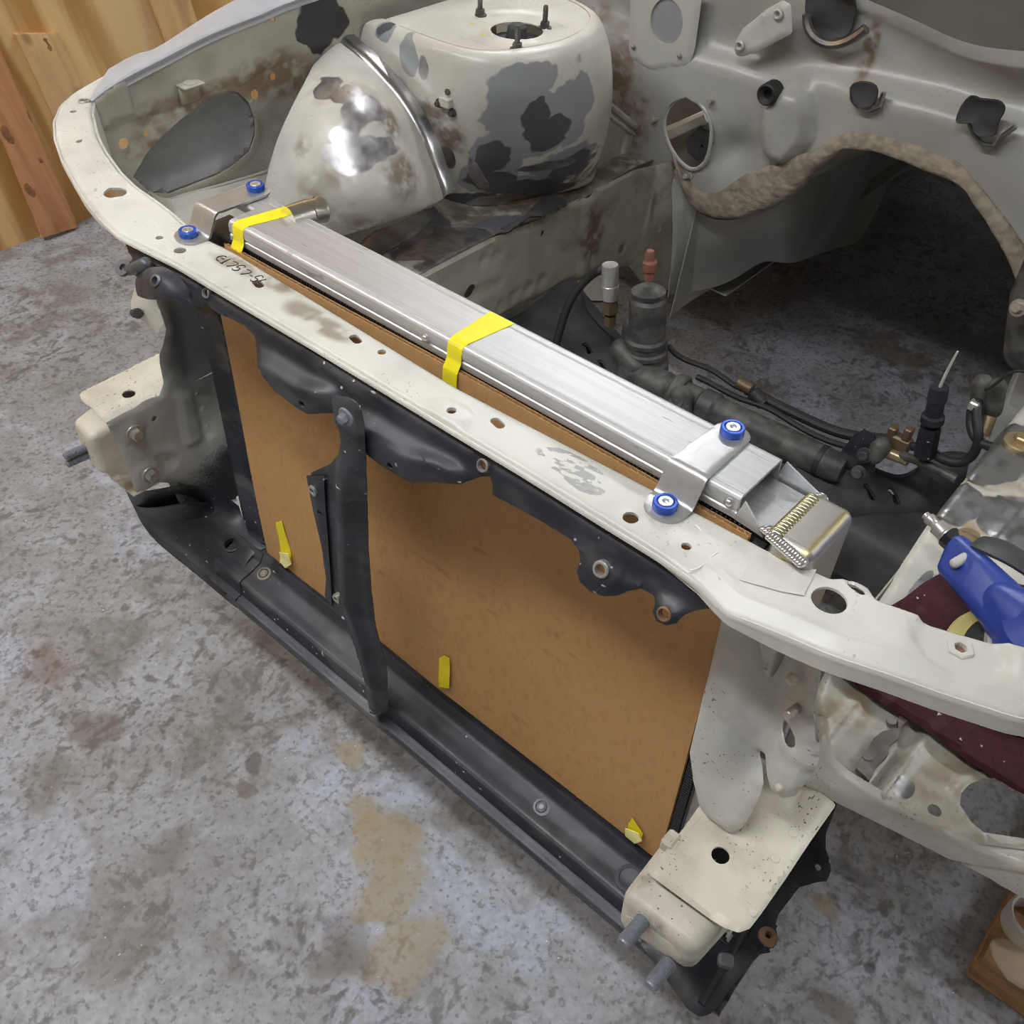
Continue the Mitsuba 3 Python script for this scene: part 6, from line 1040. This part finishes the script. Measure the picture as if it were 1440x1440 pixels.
add(SD + '__exhaust_slot', hull([(0.7834,0.3169,0.294), (0.7912,0.3386,0.297)], .0055), 'm_plate', 'white label strip at the tail')
plain('m_lever', (0.05, 0.052, 0.055), .35)
lev = [[(0.7889,0.3397,0.302), (0.7917,0.3596,0.302), (0.801,0.3654,0.302)], [(0.8035,0.3341,0.308), (0.8127,0.357,0.31), (0.828,0.3626,0.308)], [(0.8336,0.3295,0.312), (0.8382,0.3448,0.314), (0.8512,0.3513,0.312)], [(0.8774,0.3176,0.312), (0.8787,0.3422,0.314), (0.8824,0.3548,0.312)]]
add(SD + '__lever', loft(lev, 24, 12, .004, flip=True, ku=2, kv=2), 'm_lever', 'dark throttle lever')
f0 = h0 + np.array([-.006, .012, .004]); f1 = arr((0.7281,0.3682,0.292)); fdir = (f1 - f0) / np.linalg.norm(f1 - f0); FLn = np.linalg.norm(f1 - f0)
add(SD + '__air_fitting', lathe(f0, fdir, [(.011, 0), (.011, FLn * .34), (.008, FLn * .36), (.0095, FLn * .38), (.0095, FLn * .62), (.0065, FLn * .66), (.0055, FLn * .72), (.0068, FLn * .82), (.0068, FLn * .88), (.0045, FLn * .93), (.0048, FLn)], 22), 'm_fit_silver', 'steel quick release air fitting')
add(SD + '__air_fitting__black_sleeve', lathe(f0, fdir, [(.0125, -.004), (.0125, FLn * .30), (.011, FLn * .31)], 8), 'm_black')
vk = arr((0.7789,0.3621,0.3))
add(SD + '__valve_knob', lathe(vk + [0, 0, -.018], (0, 0, 1), [(.0115, 0), (.0125, .002), (.0125, .016), (.0110, .018), (.004, .0185)], 24), 'm_gold', 'brass valve knob')
add(SD + '__valve_knob__slot', box(vk + [-.009, -.001, .0], vk + [.009, .001, .0012], .0003), 'm_brass_old')
ch = []
for u, v in ((1222, 928), (1240, 940), (1228, 952), (1252, 950), (1265, 955), (1235, 965), (1268, 968), (1300, 870), (1290, 842), (1410, 1068), (1320, 1005), (1280, 975), (1217, 940), (1246, 948), (1205, 935), (1190, 930), (1245, 930)):
    p = np.array([0.0, 0, 0]) 
CHP = [(0.765,0.1963),(0.7799,0.1951),(0.7783,0.179),(0.7905,0.1926),(0.7995,0.1949),(0.7873,0.1717),(0.8062,0.1855),(0.77,0.3208),(0.7659,0.3114),(0.9169,0.1709),(0.8476,0.1805),(0.8154,0.1856),(0.7674,0.1836),(0.7864,0.1913),(0.7587,0.1818),(0.7484,0.1785),(0.7785,0.2062),(0.8938,0.1731),(0.8751,0.1669)]
for x, y in CHP:
    s = rng.uniform(.0009, .0026); a = rng.uniform(0, 6.3)
    q = np.array([[math.cos(a + k * 2.1 + rng.uniform(-.4, .4)) * s * rng.uniform(.6, 1.2), math.sin(a + k * 2.1) * s * rng.uniform(.6, 1.3), 0] for k in range(3)])
    ch.append(trimesh.convex.convex_hull(np.vstack([q + [x, y, .2295], q * .9 + [x, y, .2305]])))
add('paint_chips', cat(*ch), 'm_plate', 'white flakes of paint sprinkled on the maroon pad', 'paint chips', None, 'stuff', smooth=False)
gr = []
for i in range(420):
    x, y = rng.uniform(-.75, 1.3), rng.uniform(-.75, .55)
    s = rng.uniform(.0008, .0020) * (1.6 if rng.random() < .08 else 1); a = rng.uniform(0, 6.3)
    q = np.array([[math.cos(a + k * 2.1) * s * rng.uniform(.6, 1.2), math.sin(a + k * 2.1) * s * rng.uniform(.6, 1.3), 0] for k in range(3)])
    gr.append(trimesh.convex.convex_hull(np.vstack([q + [x, y, FLOOR], q * .7 + [x, y, FLOOR + s * .6]])))
plain('m_grit', (0.75, 0.75, 0.73), .35)
add('floor_grit', cat(*gr), 'm_grit', 'tiny white chips scattered over the concrete floor', 'grit', None, 'stuff', smooth=False)

# ---------------------------------------------------------------- wood block and stand at the near corner
def block_col(p, n, uv):
    g = fbm(p.x * 6, p.y * 70, p.z * 90, 4)
    c = mix((0.36, 0.20, 0.085), (0.27, 0.14, 0.06), smoothstep(0.3, 0.7, g))
    c = mix(c, (0.13, 0.085, 0.05), 0.6 * smoothstep(0.45, 0.75, fbm(p.x * 40, p.y * 90, p.z * 60, 4)))
    return mix(c, (0.46, 0.36, 0.26), blob(p, (1.075, .318, -.262), (.05, .030, .01), 0.9, 30.0, 0.08))
mat('m_block', block_col, 0.7)
WB = thing('wood_block', 'worn wooden block on the floor at the near right corner', 'wood block')
scene[WB] = mikit.ply(cat(box((1.026, .292, FLOOR), (1.30, .62, -.2625), .004)), 'm_block', smooth=False)
PR = thing('pipe_ring', 'whitish metal ring standing on the wooden block', 'ring')
pr = arr((1.0583,0.376,-0.255))
scene[PR] = mikit.ply(ringlathe((pr[0], pr[1], -.2625), (0, 0, 1), [(.028, 0), (.034, 0), (.034, .03), (.031, .033), (.028, .03)], 36), 'm_plate', smooth=40)
